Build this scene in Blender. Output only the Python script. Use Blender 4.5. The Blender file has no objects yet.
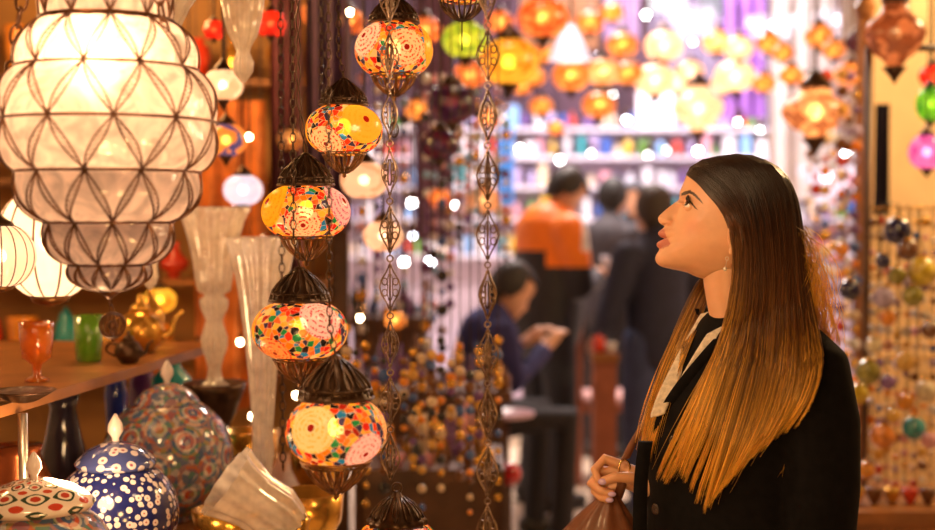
import bpy, math, random
from mathutils import Vector, Matrix, noise
R = math.radians
PI = math.pi
rnd = random.Random(7)
scene = bpy.context.scene
COL = scene.collection

# ---------------------------------------------------------------- camera
FPX = 1300.0
CAM = Vector((0.0, 0.0, 1.55))
PITCH = math.atan(50.0 / FPX)

def P(px, py, d):
    """the point at world depth d seen at photo position px, py"""
    cx = (px - 467.5) / FPX
    cy = -(py - 265.0) / FPX
    y = math.cos(PITCH) + cy * math.sin(PITCH)
    z = -math.sin(PITCH) + cy * math.cos(PITCH)
    k = d / y
    return Vector((CAM.x + cx * k, CAM.y + d, CAM.z + z * k))

cam_data = bpy.data.cameras.new('camera')
cam_data.sensor_width = 36.0
cam_data.lens = 36.0 * FPX / 935.0
cam_data.clip_start = 0.05
cam_data.clip_end = 100.0
cam_data.dof.use_dof = True
cam_data.dof.focus_distance = 2.32
cam_data.dof.aperture_fstop = 1.85
cam = bpy.data.objects.new('camera', cam_data)
cam.location = CAM
cam.rotation_euler = (PI / 2 - PITCH, 0, 0)
COL.objects.link(cam)
scene.camera = cam

# ---------------------------------------------------------------- mesh builder
class MB:
    def __init__(s):
        s.v = []; s.f = []; s.m = []
    def add(s, vs, fs, mi=0):
        b = len(s.v)
        s.v.extend([tuple(v) for v in vs])
        for f in fs:
            s.f.append(tuple(b + i for i in f)); s.m.append(mi)
        return s
    def box(s, c, d, rz=0.0, mi=0, M=None):
        hx, hy, hz = d[0] / 2, d[1] / 2, d[2] / 2
        ca, sa = math.cos(rz), math.sin(rz)
        vs = []
        for x, y, z in ((-1,-1,-1),(1,-1,-1),(1,1,-1),(-1,1,-1),(-1,-1,1),(1,-1,1),(1,1,1),(-1,1,1)):
            X, Y, Z = x*hx, y*hy, z*hz
            p = Vector((X*ca - Y*sa, X*sa + Y*ca, Z))
            if M is not None: p = M @ p
            vs.append(p + Vector(c))
        return s.add(vs, [(0,3,2,1),(4,5,6,7),(0,1,5,4),(1,2,6,5),(2,3,7,6),(3,0,4,7)], mi)
    def lathe(s, prof, n=24, c=(0,0,0), mi=0, rf=None, cap=True, M=None):
        vs = []; fs = []
        c = Vector(c); k = len(prof)
        for (r, z) in prof:
            for j in range(n):
                a = 2*PI*j/n
                rr = r if rf is None else rf(r, z, a)
                p = Vector((rr*math.cos(a), rr*math.sin(a), z))
                if M is not None: p = M @ p
                vs.append(p + c)
        for i in range(k-1):
            for j in range(n):
                j2 = (j+1) % n
                fs.append((i*n+j, i*n+j2, (i+1)*n+j2, (i+1)*n+j))
        if cap:
            fs.append(tuple(range(n-1, -1, -1))); fs.append(tuple((k-1)*n + j for j in range(n)))
        return s.add(vs, fs, mi)
    def sphere(s, c, r, sc=(1,1,1), nu=16, nv=10, mi=0, M=None):
        vs = []; fs = []; c = Vector(c)
        def tr(p):
            if M is not None: p = M @ p
            return p + c
        vs.append(tr(Vector((0,0,-r*sc[2]))))
        for i in range(1, nv):
            t = -PI/2 + PI*i/nv
            for j in range(nu):
                a = 2*PI*j/nu
                vs.append(tr(Vector((r*sc[0]*math.cos(t)*math.cos(a), r*sc[1]*math.cos(t)*math.sin(a), r*sc[2]*math.sin(t)))))
        vs.append(tr(Vector((0,0,r*sc[2]))))
        for j in range(nu):
            fs.append((0, 1+(j+1)%nu, 1+j))
        for i in range(nv-2):
            for j in range(nu):
                a = 1+i*nu+j; b = 1+i*nu+(j+1)%nu
                fs.append((a, b, b+nu, a+nu))
        top = len(vs)-1; o = 1+(nv-2)*nu
        for j in range(nu):
            fs.append((o+j, o+(j+1)%nu, top))
        return s.add(vs, fs, mi)
    def tube(s, pts, r, n=6, closed=False, mi=0, flat=1.0, caps=True):
        pts = [Vector(p) for p in pts]; k = len(pts)
        if k < 2: return s
        rs = r if isinstance(r, (list, tuple)) else [r]*k
        vs = []; fs = []
        up = None
        for i, p in enumerate(pts):
            if closed: t = pts[(i+1) % k] - pts[i-1]
            else: t = pts[min(i+1, k-1)] - pts[max(i-1, 0)]
            if t.length < 1e-9: t = Vector((0,0,1))
            t.normalize()
            if up is None:
                up = Vector((0,0,1)) if abs(t.z) < 0.9 else Vector((1,0,0))
            a = up - t*up.dot(t)
            if a.length < 1e-6: a = t.orthogonal()
            a.normalize(); up = a
            b = t.cross(a)
            for j in range(n):
                th = 2*PI*j/n
                vs.append(p + a*(math.cos(th)*rs[i]) + b*(math.sin(th)*rs[i]*flat))
        m = k if closed else k-1
        for i in range(m):
            i2 = (i+1) % k
            for j in range(n):
                j2 = (j+1) % n
                fs.append((i*n+j, i*n+j2, i2*n+j2, i2*n+j))
        if not closed and caps and n > 2:
            fs.append(tuple(range(n-1,-1,-1))); fs.append(tuple((k-1)*n+j for j in range(n)))
        return s.add(vs, fs, mi)
    def capsule(s, pts, rs, n=14, flat=1.0, mi=0):
        """tapered limb with rounded ends"""
        pts = [Vector(p) for p in pts]
        out = []; ro = []
        d0 = (pts[0]-pts[1]).normalized(); d1 = (pts[-1]-pts[-2]).normalized()
        for a in (80, 50, 25):
            out.append(pts[0] + d0*rs[0]*math.sin(R(a))); ro.append(rs[0]*math.cos(R(a)))
        out += pts; ro += list(rs)
        for a in (25, 50, 80):
            out.append(pts[-1] + d1*rs[-1]*math.sin(R(a))); ro.append(rs[-1]*math.cos(R(a)))
        return s.tube(out, ro, n, flat=flat, mi=mi)
    def torus(s, c, Rr, r, M=None, n=16, m=6, sx=1.0, sy=1.0, mi=0):
        c = Vector(c); pts = []
        for j in range(n):
            a = 2*PI*j/n
            p = Vector((Rr*sx*math.cos(a), Rr*sy*math.sin(a), 0))
            if M is not None: p = M @ p
            pts.append(c+p)
        return s.tube(pts, r, m, closed=True, mi=mi)
    def loft(s, rings, mi=0, cap=True):
        n = len(rings[0]); vs = []; fs = []
        for rg in rings: vs += [Vector(p) for p in rg]
        for i in range(len(rings)-1):
            for j in range(n):
                j2 = (j+1) % n
                fs.append((i*n+j, i*n+j2, (i+1)*n+j2, (i+1)*n+j))
        if cap:
            fs.append(tuple(range(n-1,-1,-1))); fs.append(tuple((len(rings)-1)*n+j for j in range(n)))
        return s.add(vs, fs, mi)
    def merge(s, o):
        b = len(s.v); s.v += o.v
        s.f += [tuple(b+i for i in f) for f in o.f]; s.m += o.m
        return s
    def mesh(s, name='m'):
        me = bpy.data.meshes.new(name)
        me.from_pydata(s.v, [], s.f)
        me.polygons.foreach_set('material_index', s.m)
        return me
    def build(s, name, mats, parent=None, loc=None, smooth=True, world=False):
        off = None
        if world and parent is not None: off = wloc(parent)
        if off is not None: s.v = [(x-off.x, y-off.y, z-off.z) for x, y, z in s.v]
        me = s.mesh(name)
        return link(me, name, mats, parent, loc, smooth)

def wloc(o):
    p = Vector(o.location)
    while o.parent is not None:
        o = o.parent; p = p + Vector(o.location)
    return p

def link(me, name, mats, parent=None, loc=None, smooth=True):
    if not isinstance(mats, (list, tuple)): mats = [mats]
    for m in mats: me.materials.append(m)
    if smooth: me.polygons.foreach_set('use_smooth', [True]*len(me.polygons))
    else: me.polygons.foreach_set('use_smooth', [False]*len(me.polygons))
    me.update()
    o = bpy.data.objects.new(name, me)
    COL.objects.link(o)
    if parent is not None: o.parent = parent
    if loc is not None: o.location = loc
    return o

def thing(name, label, cat, loc, group=None, rz=0.0):
    o = bpy.data.objects.new(name, None)
    o.empty_display_size = 0.05
    COL.objects.link(o)
    o.location = loc; o.rotation_euler = (0, 0, rz)
    o['label'] = label; o['category'] = cat
    if group: o['group'] = group
    return o

def tag(o, label, cat, group=None, kind=None):
    o['label'] = label; o['category'] = cat
    if group: o['group'] = group
    if kind: o['kind'] = kind
    return o

def struct(name, mb, mats, smooth=False):
    o = mb.build(name, mats, smooth=smooth); o['kind'] = 'structure'
    return o

def copy_tree(o, parent=None):
    c = o.copy(); COL.objects.link(c)
    if parent is not None: c.parent = parent
    for ch in list(o.children): copy_tree(ch, c)
    return c

def evaluated(me, mods):
    """apply modifiers given as (type, dict) and return the resulting mesh"""
    o = bpy.data.objects.new('tmp', me); COL.objects.link(o)
    for t, kw in mods:
        m = o.modifiers.new(t, t)
        for k, v in kw.items(): setattr(m, k, v)
    dg = bpy.context.evaluated_depsgraph_get()
    dg.update()
    r = bpy.data.meshes.new_from_object(o.evaluated_get(dg))
    bpy.data.objects.remove(o)
    return r

def remeshed(mb, voxel, smooth=4, fac=0.5):
    me = mb.mesh('raw')
    return evaluated(me, [('REMESH', dict(mode='VOXEL', voxel_size=voxel)),
                          ('SMOOTH', dict(factor=fac, iterations=smooth))])

# ---------------------------------------------------------------- materials
MATS = {}
class NT:
    def __init__(s, name):
        s.mat = bpy.data.materials.new(name); s.mat.use_nodes = True
        s.t = s.mat.node_tree; s.t.nodes.clear()
        s.out = s.t.nodes.new('ShaderNodeOutputMaterial')
    def n(s, typ, **kw):
        nd = s.t.nodes.new(typ)
        for k, v in kw.items():
            if k.startswith('i_'):
                nd.inputs[k[2:].replace('_', ' ')].default_value = v
            else: setattr(nd, k, v)
        return nd
    def l(s, a, b): s.t.links.new(a, b); return s
    def math(s, op, a, b=None, c=None, clamp=False):
        nd = s.t.nodes.new('ShaderNodeMath'); nd.operation = op; nd.use_clamp = clamp
        for i, x in enumerate((a, b, c)):
            if x is None: continue
            if isinstance(x, (int, float)): nd.inputs[i].default_value = x
            else: s.l(x, nd.inputs[i])
        return nd.outputs[0]
    def mix(s, f, a, b):
        nd = s.t.nodes.new('ShaderNodeMix'); nd.data_type = 'RGBA'
        for sock, x in ((nd.inputs[0], f), (nd.inputs[6], a), (nd.inputs[7], b)):
            if isinstance(x, (int, float)): sock.default_value = x
            elif isinstance(x, (tuple, list)): sock.default_value = tuple(x[:3]) + (1,)
            else: s.l(x, sock)
        return nd.outputs[2]
    def ramp(s, f, stops, const=False):
        nd = s.t.nodes.new('ShaderNodeValToRGB')
        if const: nd.color_ramp.interpolation = 'CONSTANT'
        el = nd.color_ramp.elements
        while len(el) > 1: el.remove(el[-1])
        for i, (p, c) in enumerate(stops):
            e = el[0] if i == 0 else el.new(p)
            e.position = p; e.color = tuple(c[:3]) + (1,)
        if f is not None: s.l(f, nd.inputs[0])
        return nd.outputs[0]
    def done(s, sh): s.l(sh, s.out.inputs[0]); return s.mat

def mat(name, col, rough=0.6, metal=0.0, var=0.15, scale=18.0, emit=None, es=0.0, bump=0.0, spec=0.5, sheen=0.0, coat=0.0, sss=0.0):
    """principled surface with a procedural mottling of its colour"""
    if name in MATS: return MATS[name]
    t = NT(name)
    b = t.n('ShaderNodeBsdfPrincipled')
    b.inputs['Roughness'].default_value = rough; b.inputs['Metallic'].default_value = metal
    b.inputs['Specular IOR Level'].default_value = spec
    b.inputs['Sheen Weight'].default_value = sheen
    b.inputs['Coat Weight'].default_value = coat
    if sss:
        b.inputs['Subsurface Weight'].default_value = sss
        b.inputs['Subsurface Radius'].default_value = (0.012, 0.005, 0.003)
        b.inputs['Subsurface Scale'].default_value = 1.0
    tc = t.n('ShaderNodeTexCoord')
    nz = t.n('ShaderNodeTexNoise', i_Scale=scale, i_Detail=3.0)
    t.l(tc.outputs['Object'], nz.inputs['Vector'])
    lo = tuple(max(0, c*(1-var)) for c in col[:3]); hi = tuple(min(1, c*(1+var)) for c in col[:3])
    c = t.ramp(nz.outputs[0], [(0.3, lo), (0.7, hi)])
    t.l(c, b.inputs['Base Color'])
    if emit is not None:
        b.inputs['Emission Color'].default_value = tuple(emit)+(1,); b.inputs['Emission Strength'].default_value = es
    if bump:
        bp = t.n('ShaderNodeBump', i_Strength=bump, i_Distance=0.002)
        n2 = t.n('ShaderNodeTexNoise', i_Scale=scale*12, i_Detail=4.0)
        t.l(tc.outputs['Object'], n2.inputs['Vector'])
        t.l(n2.outputs[0], bp.inputs['Height']); t.l(bp.outputs[0], b.inputs['Normal'])
    MATS[name] = t.done(b.outputs[0])
    return MATS[name]

def emis(name, col, s):
    if name in MATS: return MATS[name]
    t = NT(name)
    e = t.n('ShaderNodeEmission'); e.inputs[0].default_value = tuple(col)+(1,); e.inputs[1].default_value = s
    MATS[name] = t.done(e.outputs[0]); return MATS[name]

def litglass(name, col, glow=0.3, trans=0.15, tl=1.0, pat=0.0, scale=30.0, col2=None, rough=0.25, bump=0.3, frost=0.0):
    """lamp glass: passes the bulb's light through, a little see-through, softly glowing"""
    if name in MATS: return MATS[name]
    t = NT(name)
    tc = t.n('ShaderNodeTexCoord')
    if pat > 0:
        vo = t.n('ShaderNodeTexVoronoi', i_Scale=scale)
        t.l(tc.outputs['Object'], vo.inputs['Vector'])
        sp = t.n('ShaderNodeSeparateColor'); t.l(vo.outputs['Color'], sp.inputs[0])
        c2 = col2 or tuple(x*0.4 for x in col)
        c = t.ramp(sp.outputs[0], [(0.0, col), (1-pat, c2)], const=True)
    else:
        nz = t.n('ShaderNodeTexNoise', i_Scale=scale, i_Detail=2.0); t.l(tc.outputs['Object'], nz.inputs['Vector'])
        c = t.ramp(nz.outputs[0], [(0.35, tuple(x*(0.6 if frost else 0.8) for x in col)), (0.65, col)])
        if frost: nz.inputs['Detail'].default_value = 5.0; nz.inputs['Distortion'].default_value = 1.6
    tr = t.n('ShaderNodeBsdfTranslucent'); t.l(c, tr.inputs[0])
    if frost:
        tp = t.n('ShaderNodeBsdfRefraction', i_Roughness=frost, i_IOR=1.25); t.l(c, tp.inputs[0])
        cr = t.n('ShaderNodeTexVoronoi', i_Scale=scale*0.9); cr.feature = 'DISTANCE_TO_EDGE'; 
        n3 = t.n('ShaderNodeTexNoise', i_Scale=scale*0.5, i_Detail=3.0); t.l(tc.outputs['Object'], n3.inputs['Vector'])
        t.l(n3.outputs['Color'], cr.inputs['Vector']); 
    else:
        tp = t.n('ShaderNodeBsdfTransparent'); t.l(c, tp.inputs[0])
    gl = t.n('ShaderNodeBsdfGlossy', i_Roughness=rough); gl.inputs[0].default_value = (1,1,1,1)
    em = t.n('ShaderNodeEmission', i_Strength=glow); t.l(c, em.inputs[0])
    bp = t.n('ShaderNodeBump', i_Strength=bump, i_Distance=0.004)
    n2 = t.n('ShaderNodeTexNoise', i_Scale=scale*1.5, i_Detail=2.0, i_Distortion=1.2)
    t.l(tc.outputs['Object'], n2.inputs['Vector']); t.l(n2.outputs[0], bp.inputs['Height'])
    t.l(bp.outputs[0], gl.inputs['Normal'])
    m1 = t.n('ShaderNodeMixShader', i_Fac=trans); t.l(tr.outputs[0], m1.inputs[1]); t.l(tp.outputs[0], m1.inputs[2])
    m2 = t.n('ShaderNodeMixShader', i_Fac=0.07); t.l(m1.outputs[0], m2.inputs[1]); t.l(gl.outputs[0], m2.inputs[2])
    ad = t.n('ShaderNodeAddShader'); t.l(m2.outputs[0], ad.inputs[0]); t.l(em.outputs[0], ad.inputs[1])
    MATS[name] = t.done(ad.outputs[0]); return MATS[name]

def clearglass(name, col, rough=0.05, trans=0.55, diff=0.35):
    """thin clear crystal: mostly see-through, whitish body and bright glints"""
    if name in MATS: return MATS[name]
    t = NT(name)
    tp = t.n('ShaderNodeBsdfTransparent'); tp.inputs[0].default_value = tuple(col)+(1,)
    df = t.n('ShaderNodeBsdfTranslucent'); df.inputs[0].default_value = tuple(col)+(1,)
    d2 = t.n('ShaderNodeBsdfDiffuse'); d2.inputs[0].default_value = tuple(col)+(1,)
    gl = t.n('ShaderNodeBsdfGlossy', i_Roughness=rough)
    lw = t.n('ShaderNodeLayerWeight', i_Blend=0.35)
    tc = t.n('ShaderNodeTexCoord')
    nz = t.n('ShaderNodeTexNoise', i_Scale=25.0); t.l(tc.outputs['Object'], nz.inputs['Vector'])
    m0 = t.n('ShaderNodeMixShader', i_Fac=0.5); t.l(df.outputs[0], m0.inputs[1]); t.l(d2.outputs[0], m0.inputs[2])
    m1 = t.n('ShaderNodeMixShader'); t.l(t.math('MULTIPLY', nz.outputs[0], diff*2), m1.inputs[0])
    t.l(tp.outputs[0], m1.inputs[1]); t.l(m0.outputs[0], m1.inputs[2])
    m2 = t.n('ShaderNodeMixShader'); t.l(t.math('MULTIPLY_ADD', lw.outputs['Facing'], 0.6, 0.08), m2.inputs[0])
    t.l(m1.outputs[0], m2.inputs[1]); t.l(gl.outputs[0], m2.inputs[2])
    MATS[name] = t.done(m2.outputs[0]); return MATS[name]

def mosaic(name, palette, meds, scale=92.0, glow=0.25, grout=(0.95, 0.66, 0.36)):
    """glass chips in bright grout with round ring-patterned rosettes; meds = (direction, radius, colour, colour2)"""
    if name in MATS: return MATS[name]
    t = NT(name)
    tc = t.n('ShaderNodeTexCoord')
    nrm = t.n('ShaderNodeVectorMath', operation='NORMALIZE')
    t.l(tc.outputs['Object'], nrm.inputs[0])
    vo = t.n('ShaderNodeTexVoronoi', i_Scale=scale, i_Randomness=0.9)
    vo.distance = 'CHEBYCHEV'
    ve = t.n('ShaderNodeTexVoronoi', i_Scale=scale, i_Randomness=0.9); ve.feature = 'DISTANCE_TO_EDGE'
    for q in (vo, ve): t.l(tc.outputs['Object'], q.inputs['Vector'])
    vo.distance = 'EUCLIDEAN'
    sp = t.n('ShaderNodeSeparateColor'); t.l(vo.outputs['Color'], sp.inputs[0])
    k = len(palette)
    c = t.ramp(sp.outputs[0], [(i/k, palette[i]) for i in range(k)], const=True)
    g = t.math('LESS_THAN', ve.outputs['Distance'], 0.022)
    c = t.mix(g, c, grout)
    vb = t.n('ShaderNodeTexVoronoi', i_Scale=scale*2.6); t.l(tc.outputs['Object'], vb.inputs['Vector'])
    for (dr, rad, ca, cb) in meds:
        d = Vector(dr).normalized()
        dt = t.n('ShaderNodeVectorMath', operation='DOT_PRODUCT'); t.l(nrm.outputs[0], dt.inputs[0]); dt.inputs[1].default_value = d
        ang = t.math('ARCCOSINE', dt.outputs['Value'])
        ring = t.math('SINE', t.math('MULTIPLY', ang, 2*PI*4.5/rad))
        ring = t.math('GREATER_THAN', ring, 0.15)
        bead = t.math('LESS_THAN', vb.outputs['Distance'], 0.5)
        cc = t.mix(t.math('MULTIPLY', ring, bead), ca, cb)
        dot = t.math('LESS_THAN', ang, rad*0.14)
        cc = t.mix(dot, cc, (0.35, 0.01, 0.005))
        msk = t.math('LESS_THAN', ang, rad)
        c = t.mix(msk, c, cc)
    tr = t.n('ShaderNodeBsdfTranslucent'); t.l(c, tr.inputs[0])
    tp = t.n('ShaderNodeBsdfTransparent'); t.l(c, tp.inputs[0])
    gl = t.n('ShaderNodeBsdfGlossy', i_Roughness=0.2)
    em = t.n('ShaderNodeEmission', i_Strength=glow); t.l(c, em.inputs[0])
    bp = t.n('ShaderNodeBump', i_Strength=0.6, i_Distance=0.002); t.l(ve.outputs['Distance'], bp.inputs['Height'])
    t.l(bp.outputs[0], gl.inputs['Normal'])
    m1 = t.n('ShaderNodeMixShader', i_Fac=0.10); t.l(tr.outputs[0], m1.inputs[1]); t.l(tp.outputs[0], m1.inputs[2])
    m2 = t.n('ShaderNodeMixShader', i_Fac=0.06); t.l(m1.outputs[0], m2.inputs[1]); t.l(gl.outputs[0], m2.inputs[2])
    ad = t.n('ShaderNodeAddShader'); t.l(m2.outputs[0], ad.inputs[0]); t.l(em.outputs[0], ad.inputs[1])
    MATS[name] = t.done(ad.outputs[0]); return MATS[name]

def light(name, loc, col, power, radius=0.05):
    l = bpy.data.lights.new(name, 'POINT'); l.color = col; l.energy = power; l.shadow_soft_size = radius
    o = bpy.data.objects.new(name, l); o.location = loc; COL.objects.link(o); return o

def area(name, loc, rot, col, power, sx, sy):
    l = bpy.data.lights.new(name, 'AREA'); l.shape = 'RECTANGLE'; l.size = sx; l.size_y = sy; l.color = col; l.energy = power
    o = bpy.data.objects.new(name, l); o.location = loc; o.rotation_euler = rot; COL.objects.link(o); return o

BRASS = mat('aged_brass', (0.22, 0.11, 0.045), rough=0.38, metal=0.9, var=0.5, scale=40)
DKBRASS = mat('dark_bronze', (0.060, 0.030, 0.016), rough=0.34, metal=0.7, var=0.5, scale=40)
WOOD = mat('warm_wood', (0.30, 0.12, 0.035), rough=0.35, var=0.35, scale=9)
DKWOOD = mat('dark_wood', (0.10, 0.045, 0.02), rough=0.5, var=0.4, scale=9)
CORD = mat('dark_cord', (0.04, 0.025, 0.02), rough=0.8)
CEIL = 4.3
# ================================================================ the woman in the black coat
D0 = 2.35
HC = P(712, 222, D0)
RAY = (HC - CAM).normalized()
SC = (HC - CAM).length / math.sqrt(FPX**2 + (712-467.5)**2 + (222-265)**2)
_k = SC                                     # metres per pixel at her head
XH = Vector((RAY.y, -RAY.x, 0)).normalized()
ZH = Vector((0, 0, 1))
LH = Vector((-RAY.x, -RAY.y, 0)).normalized()   # towards the camera
_k = HC.y / RAY.y / FPX * 1.0
_k = (HC - CAM).dot(Vector((0, math.cos(PITCH), -math.sin(PITCH)))) / FPX
_kx = _k * 1.0

def W(px, py, c=0.0):
    """a point of her body: px, py in her sagittal plane, c metres towards the viewer"""
    return HC + XH*((px-712)*_kx) + ZH*(-(py-222)*_k) + LH*c

FRONT = [(686.5,175),(684.3,181),(682,187),(680,192),(679.8,195.5),(679.2,199),(676,202),(672,205),(667.7,208.4),(663.3,212.3),(660.2,215.3),
 (658.6,218.3),(659.2,221.6),(661.6,224.4),(664.8,226.3),(663.4,228.5),(660.6,230.5),(658.9,232.5),(659.2,235.2),(661.6,237.4),(664.6,239),
 (661.0,240.9),(658.3,242.3),(657.2,244.7),(658.0,247.2),(659.9,249.2),(659.2,251.5),(657.2,254.5),(656,258),(656.6,262),(659.5,265.5),
 (664,267.6),(670,269),(680,271),(688,273),(697,277)]
BACK = [(720,280),(745,275),(762,262),(775,245),(784,225),(787,205),(783,186),(772,171),(755,162),(735,159),(715,160.5),(700,164.5),(690,169.5)]
SMOOTHF = [(686.5,175),(684.3,181),(682.3,187),(681,192),(681,197),(680.5,203),(677,212),(672.8,221),(670,229),(668,238),(665.8,246),(661.5,253.5),(658,258),
 (658,262),(660.5,265.5),(664,267.6),(670,269),(680,271),(688,273),(697,277)]
CX, CY = 712.0, 222.0

def polar_table(pts):
    tb = []
    for x, y in pts:
        dx, dy = CX - x, CY - y           # forward (left), up
        a = math.atan2(dy, dx); tb.append((a, math.hypot(dx, dy)))
    tb.sort()
    n = len(tb)
    ext = [(tb[-1][0]-2*PI, tb[-1][1])] + tb + [(tb[0][0]+2*PI, tb[0][1])]
    import bisect
    ks = [e[0] for e in ext]
    def f(a):
        i = min(max(bisect.bisect_right(ks, a)-1, 0), len(ext)-2)
        a0, r0 = ext[i]; a1, r1 = ext[i+1]
        # catmull-rom on neighbours for a rounded outline
        rm = ext[i-1][1] if i > 0 else r0
        rp = ext[i+2][1] if i+2 < len(ext) else r1
        t = (a-a0)/max(a1-a0, 1e-9)
        am = ext[i-1][0] if i > 0 else a0-(a1-a0)
        ap = ext[i+2][0] if i+2 < len(ext) else a1+(a1-a0)
        m0 = (r1-rm)/max(a1-am, 1e-9)*(a1-a0); m1 = (rp-r0)/max(ap-a0, 1e-9)*(a1-a0)
        return (2*t**3-3*t*t+1)*r0 + (t**3-2*t*t+t)*m0 + (-2*t**3+3*t*t)*r1 + (t**3-t*t)*m1
    return f
Rm = polar_table(FRONT + BACK)
Rs = polar_table(SMOOTHF + BACK)
HW = 0.076
_tab = []
for _i in range(360):
    _a = -PI + 2*PI*_i/360; _s = 0; _w = 0
    for _j in range(-45, 46, 3):
        _g = math.exp(-(_j/20.0)**2); _aa = _a + R(_j)
        if _aa > PI: _aa -= 2*PI
        if _aa < -PI: _aa += 2*PI
        _s += _g*Rs(_aa); _w += _g
    _tab.append(_s/_w)
def Rw(a):
    u = (a+PI)/(2*PI)*360; i = int(math.floor(u)); f = u-i
    return _tab[i % 360]*(1-f) + _tab[(i+1) % 360]*f

def sstep(a, b, x):
    t = min(1, max(0, (x-a)/(b-a))); return t*t*(3-2*t)

def inpoly(x, y, poly):
    c = False; j = len(poly)-1
    for i in range(len(poly)):
        xi, yi = poly[i]; xj, yj = poly[j]
        if (yi > y) != (yj > y) and x < (xj-xi)*(y-yi)/(yj-yi)+xi: c = not c
        j = i
    return c

EYE = (691.8, 206.0)          # eyeball centre in the profile plane
EYE_Y = 0.033
ER = 0.0125
TILT = R(20)

def head_mesh(nu, nv, detail=True):
    """returns verts in (px, py, c) and faces; poles at the ears"""
    vs = []; fs = []
    for i in range(nv+1):
        b = -PI/2 + PI*i/nv
        b = max(-PI/2+0.004, min(PI/2-0.004, b))
        sb = math.sin(b)
        y = HW*sb
        ay = abs(y)
        q = ay/HW
        for j in range(nu):
            a = -PI + 2*PI*j/nu
            # wd: how wide the mid-line features are at this angle
            ad = math.degrees(a)
            rm, rs = Rm(a), Rs(a)
            if ad > 28: wid = 0.05
            elif ad > 4: wid = 0.0075 + 0.006*sstep(28, 5, ad)
            elif ad > -8: wid = 0.0150
            elif ad > -27: wid = 0.0150 + 0.009*sstep(-6, -14, ad)
            else: wid = 0.03
            g = math.exp(-(ay/wid)**2.6)
            rs = rs + (Rw(a)-rs)*sstep(0.20, 0.80, q)
            rr = rs + (rm-rs)*g
            # roundness of the section
            jaw = sstep(0, -60, ad)*sstep(-130, -80, ad)
            face = sstep(75, 30, ad)*sstep(-110, -60, ad)
            n = 2.25*(1-jaw) + 2.05*jaw
            n = n*(1-0.08*face*(1-jaw))
            m = 0.50
            f = max(0.0, 1-q**n)**m
            cx = CX + 23*q*q; cy = CY + 6*q*q*0
            x = cx - rr*f*math.cos(a); yy = cy - rr*f*math.sin(a)
            c = y
            if detail:
                # cheekbone, hollow below it, socket, wing of the nose, jaw
                def bump(x0, y0, s, amt):
                    return amt*math.exp(-(((x-x0)**2+(yy-y0)**2)/(s*s)))
                side = 1 if y > 0 else -1
                k = sstep(0.012, 0.03, ay)
                dc = bump(699, 219, 9, 0.0035) + bump(700,190,11,-0.001)
                c += side*dc*k
                k2 = sstep(0.006, 0.012, ay)*sstep(0.045, 0.03, ay)
                sock = math.exp(-(((x-686)/6.5)**2+((yy-202)/6.0)**2))
                x += 3.0*sock*k2
                # alar wing
                al = math.exp(-(((x-668.5)/4.2)**2+((yy-221.6)/4.0)**2))
                c += side*0.0055*al*sstep(0.002, 0.008, ay)*sstep(.026,.016,ay)
                cr = math.exp(-(((x-673.8)/1.6)**2+((yy-220.5)/4.5)**2))
                c -= side*0.0016*cr*sstep(.006,.012,ay)
                # nostril
                no = math.exp(-(((x-666.3)/2.2)**2+((yy-225.2)/1.3)**2))*math.exp(-((ay-0.0075)/0.004)**2)
                yy -= 2.2*no
                # brow ridge
                br = math.exp(-(((x-688)/6)**2+((yy-195.5)/3.0)**2))*sstep(.008,.016,ay)*sstep(.05,.035,ay)
                x -= 1.0*br
                # corner of the mouth
                mc = math.exp(-(((x-672.0)/2.0)**2+((yy-243.6)/1.4)**2))*sstep(.010,.018,ay)
                c -= side*0.0022*mc
                # eye: lids wrap the ball, an almond opening shows it
                ex, ey = EYE
                du = (ex-x)*_kx; dv = (ey-yy)*_k; dl = ay-EYE_Y
                # into head frame (tilted back)
                fu = du*math.cos(TILT)+dv*math.sin(TILT)
                fv = -du*math.sin(TILT)+dv*math.cos(TILT)
                d = math.sqrt(fu*fu+fv*fv+dl*dl)
                if d < 0.021 and fu > -0.004:
                    az = math.degrees(math.atan2(dl, max(fu, 1e-5))); el = math.degrees(math.atan2(fv, math.hypot(fu, dl)))
                    t = (az-12)/66.0
                    if abs(t) < 1:
                        upr = 38*(1-t*t)**0.75 - 2; lwr = -20*(1-t*t)**0.8 - 3
                        inside = (lwr < el < upr)
                        edge = min(upr-el, el-lwr)
                    else: inside = False; edge = -10
                    if inside: tr = ER-0.0025
                    else: tr = max(d, ER+0.0009 + 0.0007*sstep(-10, -2, edge)) if d < ER+0.0045 else d
                    if tr != d and d > 1e-6:
                        s_ = tr/d
                        fu, fv, dl = fu*s_, fv*s_, dl*s_
                        du = fu*math.cos(TILT)-fv*math.sin(TILT); dv = fu*math.sin(TILT)+fv*math.cos(TILT)
                        x = ex-du/_kx; yy = ey-dv/_k; c = side*(EYE_Y+dl)
            vs.append((x, yy, c))
    for i in range(nv):
        for j in range(nu):
            j2 = (j+1) % nu
            fs.append((i*nu+j, i*nu+j2, (i+1)*nu+j2, (i+1)*nu+j))
    fs.append(tuple(range(nu-1,-1,-1))); fs.append(tuple(nv*nu+j for j in range(nu)))
    return vs, fs

LIP = [(654,228.6),(662.9,228.2),(665,230),(667.2,236.8),(671.6,243.7),(669,246.6),(664,248.6),(660,248.9),(654,249.3)]
BROW = [(681.6,193.6),(685,191.6),(690.5,190.4),(696,194.2),(700.5,199.5),(704.3,205.3),(699.5,201),(694.5,196.2),(690,193.8),(685.5,195.2),(682,195.8)]
LASH = [(684,208.3),(686,203),(688.3,198.6),(691.5,201.4),(695.5,206.5),(698.6,210.6),(694.6,207.6),(690.5,202.4),(688.5,201.2),(686.6,204.5)]

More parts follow.
